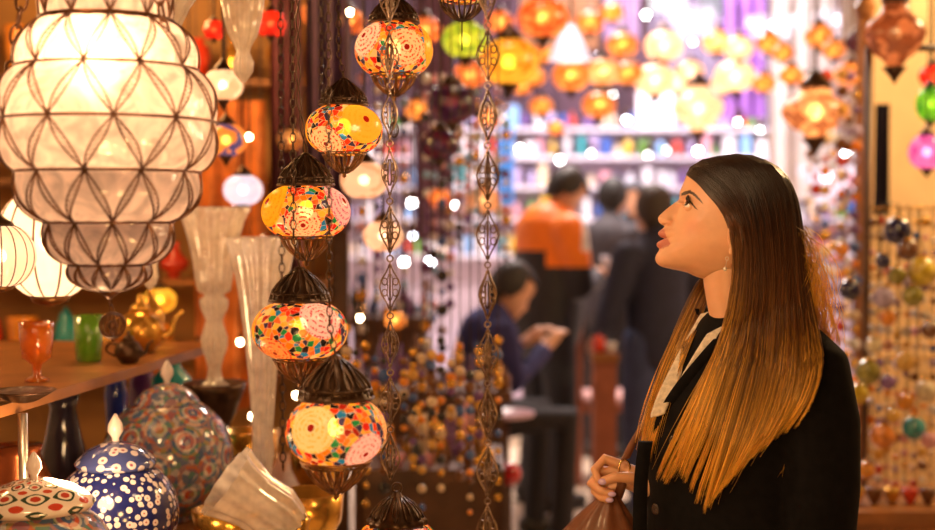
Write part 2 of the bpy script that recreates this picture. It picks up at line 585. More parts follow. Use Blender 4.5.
def skin_material():
    t = NT('skin')
    b = t.n('ShaderNodeBsdfPrincipled'); b.inputs['Roughness'].default_value = 0.45
    at = t.n('ShaderNodeAttribute', attribute_name='tone')
    tc = t.n('ShaderNodeTexCoord'); nz = t.n('ShaderNodeTexNoise', i_Scale=60.0, i_Detail=3.0); t.l(tc.outputs['Object'], nz.inputs['Vector'])
    v = t.math('MULTIPLY_ADD', nz.outputs[0], 0.16, 0.92)
    cc = t.n('ShaderNodeVectorMath', operation='SCALE'); t.l(at.outputs['Color'], cc.inputs[0]); t.l(v, cc.inputs['Scale'])
    t.l(cc.outputs[0], b.inputs['Base Color'])
    b.inputs['Subsurface Weight'].default_value = 0.25
    b.inputs['Subsurface Radius'].default_value = (0.008, 0.003, 0.0015)
    b.inputs['Subsurface Scale'].default_value = 1.0
    return t.done(b.outputs[0])
SKIN = skin_material()
TONE = (0.70, 0.37, 0.215)

def paint(me, fn):
    ca = me.color_attributes.new('tone', 'FLOAT_COLOR', 'POINT')
    data = []
    for v in me.vertices: data.extend(tuple(fn(v.co))+(1.0,))
    ca.data.foreach_set('color', data)

feet = W(735, 222, 0.0); feet.z = 0
woman = thing('person', 'woman in black coat with long straight brown hair gazing up at the lamps', 'person', feet)

# --- bare body: head, neck, chest, arms, legs and the hand that holds the bag, one surface
hv, hf = head_mesh(420, 300)
head = MB(); head.add([W(*p) for p in hv], hf)
hm = head.mesh('h')
PHI = R(42)      # how far her chest is turned from the picture's left towards the viewer
FW = (-XH*math.cos(PHI) + LH*math.sin(PHI)).normalized()     # chest direction
SD = (XH*math.sin(PHI) + LH*math.cos(PHI)).normalized()      # towards her left arm
def B(f, s, z):
    """body frame: forward, to her left, height"""
    o = W(737, 222, 0.0); o.z = 0
    return o + FW*f + SD*s + ZH*z
def zpx(py): return W(712, py).z

body = MB()
neckb = W(739, 330, 0.0)
body.capsule([W(732,232,0), W(728,262,0), W(732,292,0), W(739,322,0), W(743,350,0)], [0.050,0.049,0.048,0.050,0.06], n=36)
body.capsule([B(0,0,1.22), B(0,0,1.12), B(0,0,0.98)], [0.09,0.09,0.10], n=24)
body.capsule([B(-0.02,-0.11,1.285), B(-0.02,0.11,1.285)], [0.045,0.045], n=20)
for s in (-1, 1):
    body.capsule([B(0,s*0.09,0.95), B(0.01,s*0.09,0.52), B(0,s*0.09,0.1)], [0.085,0.06,0.04], n=18)
    body.capsule([B(-0.02,s*0.09,0.055), B(0.14,s*0.10,0.035)], [0.035,0.03], n=14)
    
# left arm hangs down, right arm bends to the bag
body.capsule([B(-0.02,0.14,1.28), B(-0.03,0.18,1.08), B(0.03,0.18,0.84)], [0.048,0.038,0.028], n=18)
hx = lambda px, py, c: W(px, py, c/1000.0)
HB = -25
rs_ = B(-0.01,-0.14,1.28)
wrist = hx(656, 493, HB)
elb = B(0.0,-0.20,1.05)
body.capsule([rs_, elb, wrist], [0.046,0.036,0.026], n=18)
low = remeshed(body, 0.0065, 6)

hand = MB()
def fing(pts, rs):
    hand.capsule([hx(a, b, c+HB) for a, b, c in pts], [r/1000 for r in rs], n=14)
hand.capsule([hx(668,495,HB), hx(650,491,HB+1), hx(636,486,HB-4)], [0.026,0.023,0.022], n=18)
hand.capsule([hx(640,484,HB-2), hx(622,476,HB-14)], [0.017,0.012], n=16)
hand.capsule([hx(640,489,HB-4), hx(621,484,HB-16)], [0.017,0.012], n=16)
hand.capsule([hx(641,494,HB-4), hx(624,492,HB-15)], [0.016,0.011], n=16)
fing([(624,475,-14),(604,467.5,-10),(594.5,478,4),(599,487.5,11)], [10.5,9.3,8.6,7.6])
fing([(622,482,-16),(600,481,-14),(590.5,493,2),(602,498.5,14),(612.5,500,17)], [10.5,9.4,8.8,8.2,7.4])
fing([(623,488,-16),(604,491,-14),(594,501.5,1),(602,506,11),(610,506.5,15)], [10,9,8.4,7.8,7])
fing([(626,493,-15),(611,499,-13),(602,508,-2),(608,512.5,7)], [9,8,7.2,6.4])
fing([(646,490,6),(632,483.5,16),(617,482.5,23),(605.5,486.5,26)], [12.5,11,9.8,8.4])
hnd = remeshed(hand, 0.0022, 3)

def join_meshes(list_):
    mb = MB()
    for me in list_:
        mb.add([tuple(v.co) for v in me.vertices], [tuple(p.vertices) for p in me.polygons])
    return mb
# ear, a curled rim with a lobe
ear = MB()
for s in (-1, 1):
    pts = []; rr = []
    for k in range(15):
        t = k/14; a = R(-150 + 300*t)
        rx, ry = 7.5*(1-0.3*abs(t-.5)), 13
        pts.append(W(735 + rx*math.cos(a+PI/2+R(-15)), 236 - ry*math.sin(a+PI/2+R(-15)), s*(0.077+0.008*math.sin(PI*t)))); rr.append(0.0035+0.0008*math.sin(PI*t))
    ear.capsule(pts, rr, n=10)
    ear.sphere(W(736, 238, s*0.073), 0.014, (0.9, 0.5, 1.35), 16, 12)
    ear.sphere(W(731, 250, s*0.077), 0.006, (1, 0.7, 1.3), 12, 8)
earm = remeshed(ear, 0.0018, 2)
full = join_meshes([hm, low, hnd, earm])
me = full.mesh('body')

def to_px(co):
    d = Vector(co) - HC
    return 712 + d.dot(XH)/_kx, 222 - d.dot(ZH)/_k, d.dot(LH)
def tone(co):
    x, y, c = to_px(co)
    if y > 290 or x > 740: return TONE
    ac = abs(c)
    if inpoly(x, y, LIP) and ac < 0.030: return (0.50, 0.17, 0.12)
    if inpoly(x, y, BROW) and ac > 0.008: return (0.045, 0.02, 0.012)
    if inpoly(x, y, LASH) and ac > 0.012: return (0.03, 0.015, 0.01)
    t = list(TONE)
    ck = math.exp(-(((x-692)/9)**2+((y-226)/9)**2))*0.25
    t[1] *= 1-ck*0.5; t[2] *= 1-ck*0.5
    return tuple(t)
paint(me, tone)
off = feet
me.transform(Matrix.Translation(-off))
bodyo = link(me, 'body', SKIN, woman)

# --- eyes
IRIS = (0.10, 0.045, 0.02)
def eye_material():
    t = NT('eyeball')
    b = t.n('ShaderNodeBsdfPrincipled'); b.inputs['Roughness'].default_value = 0.08
    tc = t.n('ShaderNodeTexCoord')
    nrm = t.n('ShaderNodeVectorMath', operation='NORMALIZE'); t.l(tc.outputs['Object'], nrm.inputs[0])
    g = (-XH*math.cos(R(38)) + ZH*math.sin(R(38)) + LH*0.55).normalized()
    dt = t.n('ShaderNodeVectorMath', operation='DOT_PRODUCT'); t.l(nrm.outputs[0], dt.inputs[0]); dt.inputs[1].default_value = g
    a = t.math('ARCCOSINE', dt.outputs['Value'])
    c = t.ramp(a, [(0.0, (0.004,0.003,0.003)), (0.20, (0.03,0.012,0.006)), (0.50, (0.04,0.016,0.008)), (0.57, (0.72,0.64,0.60))])
    t.l(c, b.inputs['Base Color'])
    return t.done(b.outputs[0])
EM = eye_material()
for s in (-1, 1):
    e = MB(); e.sphere((0,0,0), ER, nu=32, nv=20)
    p = W(EYE[0], EYE[1], s*EYE_Y) - feet
    e.build('eye', EM, woman, loc=p)
# lashes on the near and the far eye
for s in (-1, 1):
    ls = MB()
    for k in range(34):
        t = k/33; az = R(-40 + 112*t); 
        tt = (math.degrees(az)-12)/66
        el = R(38*max(0,(1-tt*tt))**0.75 - 1)
        def pt(r, de=0.0):
            fu = r*math.cos(el+de)*math.cos(az); dl = r*math.cos(el+de)*math.sin(az); fv = r*math.sin(el+de)
            du = fu*math.cos(TILT)-fv*math.sin(TILT); dv = fu*math.sin(TILT)+fv*math.cos(TILT)
            return W(EYE[0]-du/_kx, EYE[1]-dv/_k, s*(EYE_Y+dl))
        L = 0.006+0.003*t
        ls.tube([pt(ER+0.001), pt(ER+0.001+L*0.6, 0.05), pt(ER+0.001+L, 0.28)], [0.0009, 0.0006, 0.00015], n=4)
    ls.build('eyelashes', mat('lash', (0.02,0.01,0.008)), woman, world=True)

# --- nails
NAIL = mat('lilac_nail', (0.62,0.45,0.85), rough=0.15, coat=0.6)
for i, (px, py, c) in enumerate(((604.0,486.8,33.5),(613.5,500.4,23.5),(611,506.8,21.0))):
    nb = MB(); nb.sphere((0,0,0), 0.0062, (1.25,0.35,0.8) if i else (1.35,0.35,0.95), 14, 10)
    nb.build('fingernail', NAIL, woman, loc=hx(px, py, c+HB) - feet)

# --- coat
COATM = mat('black_wool', (0.0045,0.004,0.0055), rough=0.9, var=0.3, scale=60, bump=0.25, spec=0.12, sheen=0.02)
def ring(z, f0, hw, hd, s0=0.0, n=48, p=2.4):
    out = []
    for k in range(n):
        a = 2*PI*k/n; ca, sa = math.cos(a), math.sin(a)
        r = (abs(ca)**p+abs(sa)**p)**(-1/p)
        out.append(B(f0 + hd*r*ca, s0 + hw*r*sa, z))
    return out
coat = MB()
coat.loft([ring(zpx(312),-0.02,0.060,0.060), ring(zpx(322),-0.02,0.085,0.072), ring(zpx(333),-0.02,0.125,0.085,0.012), ring(zpx(348),-0.012,0.150,0.098,0.020), ring(zpx(375),-0.006,0.155,0.108,0.022),
           ring(zpx(410),0.003,0.160,0.122,0.015), ring(zpx(455),0.008,0.162,0.130), ring(zpx(500),0.005,0.160,0.127), ring(zpx(560),0.0,0.170,0.135),
           ring(zpx(640),0.0,0.195,0.150), ring(zpx(760),0.0,0.215,0.160)])
coat.capsule([B(-0.02,0.100,zpx(344)), B(-0.02,0.150,zpx(365)), B(-0.025,0.172,zpx(412)), B(-0.03,0.178,zpx(470)), B(-0.02,0.178,zpx(530)), B(0.03,0.175,zpx(620))],
             [0.062,0.074,0.073,0.068,0.064,0.052], n=28)
coat.capsule([B(-0.02,-0.08,zpx(346)), B(-0.02,-0.120,zpx(372)), elb, wrist.lerp(elb, 0.22)], [0.052,0.060,0.052,0.040], n=26)
cm = remeshed(coat, 0.007, 8)
# folds of the cloth
for v in cm.vertices:
    p = v.co
    nz_ = noise.noise(Vector((p.x*9, p.y*9, p.z*4.0)))*0.006 + noise.noise(Vector((p.x*22, p.y*22, p.z*9)))*0.0022
    v.co = p + v.normal*nz_
cm.transform(Matrix.Translation(-feet))
coato = link(cm, 'coat', COATM, woman)
# --- pushing cloth and hair out of what lies under them
from mathutils.bvhtree import BVHTree
cb = BVHTree.FromPolygons([v.co+feet for v in coato.data.vertices], [tuple(p.vertices) for p in coato.data.polygons])
hb_ = join_meshes([hm, earm])
hb = BVHTree.FromPolygons([Vector(v) for v in hb_.v], hb_.f)
def surf_c(px, py, tree):
    loc, nn, ix, dd = tree.ray_cast(W(px, py, 0.5), -LH)
    return None if loc is None else (loc-HC).dot(LH)*1000
def fpo(px, py, lift):
    """just above the coat as seen by the viewer; lift in mm"""
    c = surf_c(px, py, cb)
    return W(px, py, ((c if c is not None else 60) + lift)/1000.0)
# --- hair
def hair_material():
    t = NT('brown_hair')
    b = t.n('ShaderNodeBsdfPrincipled'); b.inputs['Roughness'].default_value = 0.34
    b.inputs['Anisotropic'].default_value = 0.6
    b.inputs['Specular IOR Level'].default_value = 0.6
    at = t.n('ShaderNodeAttribute', attribute_name='tone')
    t.l(at.outputs['Color'], b.inputs['Base Color'])
    tr = t.n('ShaderNodeBsdfTranslucent'); t.l(at.outputs['Color'], tr.inputs[0])
    m = t.n('ShaderNodeMixShader', i_Fac=0.12); t.l(b.outputs[0], m.inputs[1]); t.l(tr.outputs[0], m.inputs[2])
    return t.done(m.outputs[0])
HAIR = hair_material()

def crv(pts, n):
    """catmull-rom through points, n samples"""
    pts = [Vector(p) for p in pts]; k = len(pts)-1
    out = []
    for i in range(n):
        u = i/(n-1)*k; j = min(int(u), k-1); t = u-j
        p0 = pts[max(j-1,0)]; p1 = pts[j]; p2 = pts[j+1]; p3 = pts[min(j+2,k)]
        out.append(0.5*((2*p1)+(p2-p0)*t+(2*p0-5*p1+4*p2-p3)*t*t+(3*p1-p0-3*p2+p3)*t**3))
    return out

# guides run from parting to tip: (px, py, mm towards the viewer)
NEAR = [
 [(686,174.5,2),(689,177,22),(697,183,46),(709,196,64),(723,213,76),(732,238,88),(733,280,92),(722,332,94),(702,388,108),(688,428,118),(675,466,118)],
 [(687,173,8),(696,180,42),(708,190,60),(722,206,72),(733,218,80),(737,240,90),(737,280,90),(727,330,92),(706,385,110),(692,425,118),(680,462,118)],
 [(690,167,6),(706,176,45),(722,190,66),(736,207,79),(743,230,90),(745,265,94),(742,310,97),(725,365,112),(708,420,124),(694,455,124),(688,474,124)],
 [(702,159.5,4),(722,168,46),(740,186,72),(750,212,86),(755,250,94),(755,290,98),(747,345,108),(732,400,126),(718,450,132),(710,480,132),(706,500,130)],
 [(718,156,2),(738,165,45),(756,184,70),(765,212,84),(769,250,92),(770,290,98),(765,345,112),(753,400,130),(738,440,136),(726,465,136),(716,482,134)],
 [(735,154,0),(755,163,42),(770,184,62),(778,212,76),(782,250,84),(783,290,94),(781,340,112),(773,385,130),(758,420,138),(745,440,140),(736,455,138)],
 [(750,155.5,0),(768,165,34),(782,186,52),(788,214,64),(791,250,72),(794,290,84),(797,330,105),(793,370,128),(781,400,140),(768,420,143),(760,432,142)],
 [(760,159,-2),(778,170,22),(789,190,36),(795,218,46),(798,250,54),(803,288,70),(810,322,96),(812,350,118),(806,375,134),(797,395,142),(788,410,144)],
]
BACKS = [
 [(760,159,-2),(778,170,22),(789,190,36),(795,218,46),(798,250,54),(804,290,62),(811,330,70),(816,370,60),(820,410,50)],
 [(763,160,-4),(782,173,4),(793,195,6),(798,225,8),(800,260,8),(805,300,6),(812,340,0),(818,385,-10),(822,430,-20)],
 [(760,159,-8),(779,170,-18),(790,190,-30),(795,218,-40),(797,250,-48),(802,290,-56),(807,330,-60),(812,370,-64),(816,410,-66)],
]
FAR = [
 [(688,173,-6),(692,181,-35),(705,192,-60),(722,208,-74),(730,235,-80),(716,262,-78),(699,285,-60),(684,315,-50),(669,350,-40),(656,385,-20),(647,420,0),(642,456,10)],
 [(692,166,-6),(706,176,-45),(722,195,-68),(735,215,-78),(738,245,-80),(724,272,-72),(709,298,-56),(696,330,-40),(681,365,-5),(668,400,20),(657,435,40),(651,466,50)],
 [(720,156,-4),(740,168,-45),(755,195,-70),(760,225,-78),(757,258,-76),(742,292,-60),(727,325,-40),(708,362,10),(690,400,50),(673,438,75),(658,474,85)],
 [(760,159,-8),(779,170,-18),(788,190,-34),(790,218,-50),(788,250,-60),(770,290,-60),(748,328,-30),(724,368,20),(705,405,60),(687,445,80),(670,480,84)],
]
def lit_ombre(t, jit):  # the hair's own gradient, tips gilded further to carry lamplight in the colour
    rt = Vector((0.020,0.007,0.0035)); md = Vector((0.15,0.050,0.012)); tp = Vector((1.0,0.54,0.075))
    u = min(1, max(0, t + jit))
    if u < 0.55: c = rt.lerp(md, sstep(0.2, 0.55, u))
    else: c = md.lerp(tp, sstep(0.52, 0.92, u))
    return c

hairv = []; hairf = []; hairc = []
hr = random.Random(11)
def strand(pts, r0, cfun):
    n = len(pts); b = len(hairv); k = 3
    for i, p in enumerate(pts):
        t = i/(n-1)
        tg = (pts[min(i+1,n-1)]-pts[max(i-1,0)]).normalized()
        sidev = tg.cross(LH)
        if sidev.length < 1e-4: sidev = XH.copy()
        sidev.normalize(); nv = tg.cross(sidev)
        r = r0*(1-0.75*sstep(0.8, 1.0, t))
        for j in range(k):
            a = 2*PI*j/k + 0.5
            hairv.append(tuple(p + sidev*(math.cos(a)*r) + nv*(math.sin(a)*r)))
            hairc.append(tuple(cfun(t)))
    for i in range(n-1):
        for j in range(k):
            j2 = (j+1) % k
            hairf.append((b+i*k+j, b+i*k+j2, b+(i+1)*k+j2, b+(i+1)*k+j))
def sheet(guides, count, push=True, n=20, layers=1, thick=8.0, spread=1.0, lenj=(0.82,1.0), r=0.0006, wob=2.0):
    G = [crv(g, n) for g in guides]
    for q in range(count):
        u = hr.random()*(len(G)-1); j = min(int(u), len(G)-2); f = u-j
        f0 = f
        lay = hr.random()
        cut = lenj[0] + (lenj[1]-lenj[0])*hr.random()
        jit = hr.uniform(-0.10, 0.10)
        sh = hr.choice((0.4,0.65,0.9,1.0,1.2,1.7)); t0 = hr.uniform(0, 0.035)
        # locks: strands gather round a few lines towards the tips
        lock = (math.floor(u*3.2)+0.5)/3.2 + 0.10*math.sin(math.floor(u*3.2)*7.1)
        lock = min(max(lock, 0), len(G)-1.001)
        ph = hr.uniform(0, 6.28); am = hr.uniform(0, wob)
        fly = hr.random() < 0.05
        dirx = hr.uniform(-1, 1)
        pts = []
        m = n
        for i in range(m):
            t = t0 + i/(m-1)*(cut-t0)
            ii = t*(n-1); a = min(int(ii), n-2); ft = ii-a
            pull = 0.80*sstep(0.45, 1.0, t)
            uu = u*(1-pull)+lock*pull
            jj = min(int(uu), len(G)-2); f = uu-jj
            g0 = G[jj][a].lerp(G[jj][a+1], ft); g1 = G[jj+1][a].lerp(G[jj+1][a+1], ft)
            p = g0.lerp(g1, f)
            w_ = sstep(0.1, 0.5, t)
            x = p.x + am*0.7*math.sin(ph + t*5.0)*w_ + (dirx*9*sstep(0.5,1.0,t) if fly else dirx*1.5*w_)
            y = p.y + 0.0
            c = p.z - thick*lay*(0.35+0.65*w_) + am*0.6*math.cos(ph+t*4.2)*w_
            if push:
                dd_ = 2.0 + thick*(1-lay)
                if y > 300:
                    k_ = surf_c(x, y, cb)
                    if k_ is not None and c < k_ + dd_: c = c + (k_ + dd_ - c)*(1.0 if push is True else sstep(300, 345, y))
                elif push is True and c > 8 and t > 0.02:
                    k_ = surf_c(x, y, hb)
                    if k_ is not None and c < k_ + 1.5 + 5*(1-lay): c = k_ + 1.5 + 5*(1-lay)
            pts.append(W(x, y, c/1000.0))
        strand(pts, r, lambda t: lit_ombre(t*cut, jit)*sh)
sheet(NEAR, 4700, thick=15, lenj=(0.66,1.0))
sheet(BACKS, 1100, False, thick=12, wob=3)
sheet(FAR[:2], 1700, 2, thick=14, lenj=(0.86,1.0))
sheet(FAR[2:], 1100, 2, thick=10)
# loose flyaway hairs behind the shoulder and over the sleeve
for q in range(300):
    x0 = hr.uniform(788, 803); y0 = hr.uniform(225, 305)
    ex_ = x0 + 4 + 30*hr.random()**1.6; ey_ = y0 + hr.uniform(30, 70)
    g = [(x0,y0,hr.uniform(20,70)), ((x0+ex_)/2+hr.uniform(-2,8),(y0+ey_)/2-6,50), (ex_,ey_,60), (ex_+hr.uniform(-14,6),ey_+hr.uniform(15,45),80)]
    jit = hr.uniform(0,0.1)
    strand([W(p.x,p.y,p.z/1000) for p in crv(g,14)], 0.00055, lambda t: lit_ombre(0.62+0.4*t, jit))  # gold put into the colour so they look lit from behind
for q in range(90):
    x0 = hr.uniform(770, 812); y0 = hr.uniform(335, 370)
    g = [(x0,y0,125), (x0+hr.uniform(-8,14),y0+25,140), (x0+hr.uniform(-4,26),y0+55,150), (x0+hr.uniform(-15,30),y0+hr.uniform(70,105),150)]
    jit = hr.uniform(-0.1,0.1)
    strand([W(p.x,p.y,p.z/1000) for p in crv(g,16)], 0.0005, lambda t: lit_ombre(0.6+0.3*t, jit))
hm_ = bpy.data.meshes.new('hair'); hm_.from_pydata([(x-feet.x,y-feet.y,z-feet.z) for x,y,z in hairv], [], hairf)
ca = hm_.color_attributes.new('tone','FLOAT_COLOR','POINT')
ca.data.foreach_set('color', [k for c in hairc for k in (c[0],c[1],c[2],1.0)])
hair = link(hm_, 'hair', HAIR, woman)
# under layer that closes the hair over the skull and down the back
ul = MB()
def under(guides, inset, n=24):
    G = [crv(g, n) for g in guides]
    rings = []
    vs = []; fs = []
    m = len(G)
    for g in G:
        for i, p in enumerate(g):
            vs.append(W(p.x, p.y, (p.z - inset*(1 if p.z >= 0 else -1)*sstep(0,0.25,i/(n-1)))/1000.0))
    for a in range(m-1):
        for i in range(n-1):
            fs.append((a*n+i, (a+1)*n+i, (a+1)*n+i+1, a*n+i+1))
    ul.add(vs, fs)
def cutg(gs, k): return [g[:k] for g in gs]
under(cutg(NEAR, 9), 9)
under(cutg(BACKS, 7), 6)
under(cutg([[ (a,b,c) for a,b,c in g] for g in FAR], 5), 6)
um = ul.mesh('under'); paint(um, lambda co: lit_ombre(0.25,0) if co[2] > zpx(300) else lit_ombre(0.25+0.5*sstep(zpx(300), zpx(430), co[2]),0))
um.transform(Matrix.Translation(-feet))
link(um, 'hair_under_layer', HAIR, woman)

# lapels and front edge
lap = MB()
def ribbon(mb, pts, wv, th, mi=0):
    """strip through pts; wv = half-width vectors, th = thickness vector"""
    a = [Vector(p)-w for p, w in zip(pts, wv)]; b = [Vector(p)+w for p, w in zip(pts, wv)]
    rings = []
    for x, y in zip(a, b): rings.append([x-th, y-th, y+th, x+th])
    mb.loft(rings, mi)
fp = lambda px, py, c: W(px, py, c/1000.0)
L1 = crv([(722,334,3),(704,358,3),(684,386,3),(668,412,3),(659,436,3),(655,452,3)], 16)
ribbon(lap, [fpo(*p) for p in L1], [(XH*0.020+ZH*0.004)*math.sin(PI*min(1,0.25+0.8*i/15)) for i in range(16)], LH*0.004)
L3 = crv([(650,436,96),(646,470,100),(645,510,100),(645,560,98),(643,640,98)], 14)
ribbon(lap, [fp(*p) for p in L3], [XH*0.012 for i in range(14)], LH*0.010)
lap.build('lapel', COATM, coato, world=True)
col_ = MB()
cp = [B(-0.02+0.085*math.cos(a), 0.088*math.sin(a), zpx(322)) for a in [R(60+240*k/20) for k in range(21)]]
ribbon(col_, cp, [ZH*0.020 + (p-B(-0.02,0,zpx(322))).normalized()*0.006 for p in cp], (XH+LH)*0.002)
col_.build('collar', COATM, coato, world=True)
BUT = mat('horn_button', (0.05,0.035,0.03), rough=0.2, coat=0.8)
for (px, py, c) in ((677,436,150),(659,510,132),(700,560,155)):
    bb = MB(); M = FW.to_track_quat('Z','Y').to_matrix()
    bb.lathe([(0.0095,-0.002),(0.0105,0.0),(0.0095,0.0022),(0.006,0.0012),(0.0,0.0012)][0:4], 20, M=M)
    # seat the button on the coat's surface
    o = fp(px, py, 400) ; hit = coato.data
    from mathutils.bvhtree import BVHTree
    loc, nn, ix, dd = cb.ray_cast(o, -LH)
    if loc is None: continue
    bb.build('button', BUT, coato, loc=loc + nn*0.001 - feet)

# --- pale scarf inside the coat
sc = MB()
S1 = crv([(718,326,1),(704,348,1),(689,374,1),(674,399,1),(664,414,1)], 18)
ribbon(sc, [fpo(*p) for p in S1], [(XH*0.019+ZH*0.010)*(1-0.35*i/17) for i in range(18)], LH*0.006)
S2 = crv([(712,312,-30),(698,335,0),(684,360,20),(668,392,44),(660,414,60)], 18)
ribbon(sc, [fp(*p) for p in S2], [(XH*0.020+ZH*0.006)*(1-0.3*i/17) for i in range(18)], LH*0.006)
scm = evaluated(sc.mesh('s'), [('REMESH', dict(mode='VOXEL', voxel_size=0.004)), ('SMOOTH', dict(factor=0.5, iterations=3))])
scm.transform(Matrix.Translation(-feet))
link(scm, 'scarf', mat('cream_knit', (0.75,0.66,0.56), rough=0.9, var=0.2, scale=120, bump=0.6), woman)

# trousers, shoes and an earring
tr = MB()
for s in (-1, 1): tr.capsule([B(0,s*0.095,0.92), B(0.01,s*0.095,0.52), B(0,s*0.095,0.12)], [0.105,0.078,0.06], n=20)
tm = remeshed(tr, 0.012, 4); tm.transform(Matrix.Translation(-feet))
link(tm, 'trousers', mat('dark_denim', (0.02,0.025,0.05), rough=0.8), woman)
for s in (-1, 1):
    so = MB(); so.capsule([B(-0.03,s*0.095,0.12), B(-0.03,s*0.095,0.055), B(0.06,s*0.10,0.045), B(0.16,s*0.105,0.038)], [0.05,0.052,0.045,0.034], n=16)
    so.box(B(0.06,s*0.10,0.006), (0.26,0.085,0.012), rz=math.atan2(FW.y,FW.x))
    so.build('shoe', mat('black_leather', (0.015,0.013,0.013), rough=0.35), woman, world=True)
er = MB(); er.torus(W(726.5,257,0.083), 0.003, 0.0005, M=Matrix.Rotation(PI/2,3,'X'), n=14, m=5)
er.tube([W(726.3,258.5,0.083), W(725.2,264.5,0.083)], 0.0004, 5); er.sphere(W(724.8,267,0.083), 0.0036, nu=14, nv=10)
er.build('earring', mat('pearl', (0.9,0.8,0.72), rough=0.15, coat=1.0), woman, world=True)

# --- leather bag held in her hand
LEA = mat('brown_leather', (0.16,0.055,0.025), rough=0.42, var=0.3, scale=30, bump=0.2, coat=0.15)
bagc = hx(606, 600, HB)
bag = thing('handbag', 'brown leather handbag with gold ring held by the woman in the black coat', 'handbag', (bagc.x, bagc.y, hx(606,690,HB).z))
bb = MB(); rings = []
for (py, cx_, hw, hd) in ((506,609,11,9),(512,608,15,14),(520,606,22,22),(532,604,32,32),(550,603,47,45),(580,602,66,58),(620,602,78,66),(660,602,80,66),(686,602,74,60),(690,602,60,48)):
    rg = []
    for k in range(48):
        a = 2*PI*k/48
        pl = 1+0.10*math.cos(9*a)*max(0,1-(py-506)/90.0)
        rg.append(W(cx_ + hw*pl*math.cos(a)*1.0, py, (HB-2 + hd*pl*math.sin(a)*1.2)/1000.0))
    rings.append(rg)
bb.loft(rings); bb.build('pouch', LEA, bag, world=True)
st = MB()
SP = crv([(618,508,-6),(622,495,4),(624.5,482,6)], 8)
ribbon(st, [hx(p.x,p.y,p.z+HB) for p in SP], [XH*0.009 for _ in SP], LH*0.002)
SP = crv([(626,466,6),(633,450,10),(641,436,8),(650,420,-10),(661,396,-45),(674,362,-80),(686,338,-100)], 24)
ribbon(st, [hx(p.x,p.y,p.z+HB) for p in SP], [(XH*0.009+ZH*0.003) for _ in SP], LH*0.002)
strap_ = st.build('strap', LEA, bag, world=True)
GOLD = mat('gold_metal', (0.9,0.62,0.25), rough=0.2, metal=1.0, var=0.1)
rg_ = MB(); rg_.torus(hx(625.3,474.5,8+HB), 0.0125, 0.0019, M=Matrix.Rotation(R(10),3,'Z')@Matrix.Rotation(PI/2,3,'X'), n=28, m=8, sx=0.85, sy=1.15)
rg_.build('ring', GOLD, strap_, world=True)
# ================================================================ lamps and glass close by
NEARTOP = 2.62          # the shop's low wooden ceiling
def bulb(mb_r, s, warm=(1.0,0.62,0.28)):
    return emis('bulb_%d_%d' % (round(s), round(warm[2]*100)), warm, s)

def oval_links(mb, a, b, R_, r, stretch=1.7, mi=0, n=12, m=5):
    a = Vector(a); b = Vector(b); d = b-a; L = d.length; t = d.normalized()
    pitch = R_*2*stretch*0.80; k = max(1, int(L/pitch))
    q = t.to_track_quat('X','Z').to_matrix()
    for i in range(k):
        c = a + d*((i+0.5)/k)
        M = q @ Matrix.Rotation(PI/2*(i % 2) + 0.3, 3, 'X')
        mb.torus(c, R_, r, M=M, n=n, m=m, sx=stretch, sy=1.0, mi=mi)
    return mb

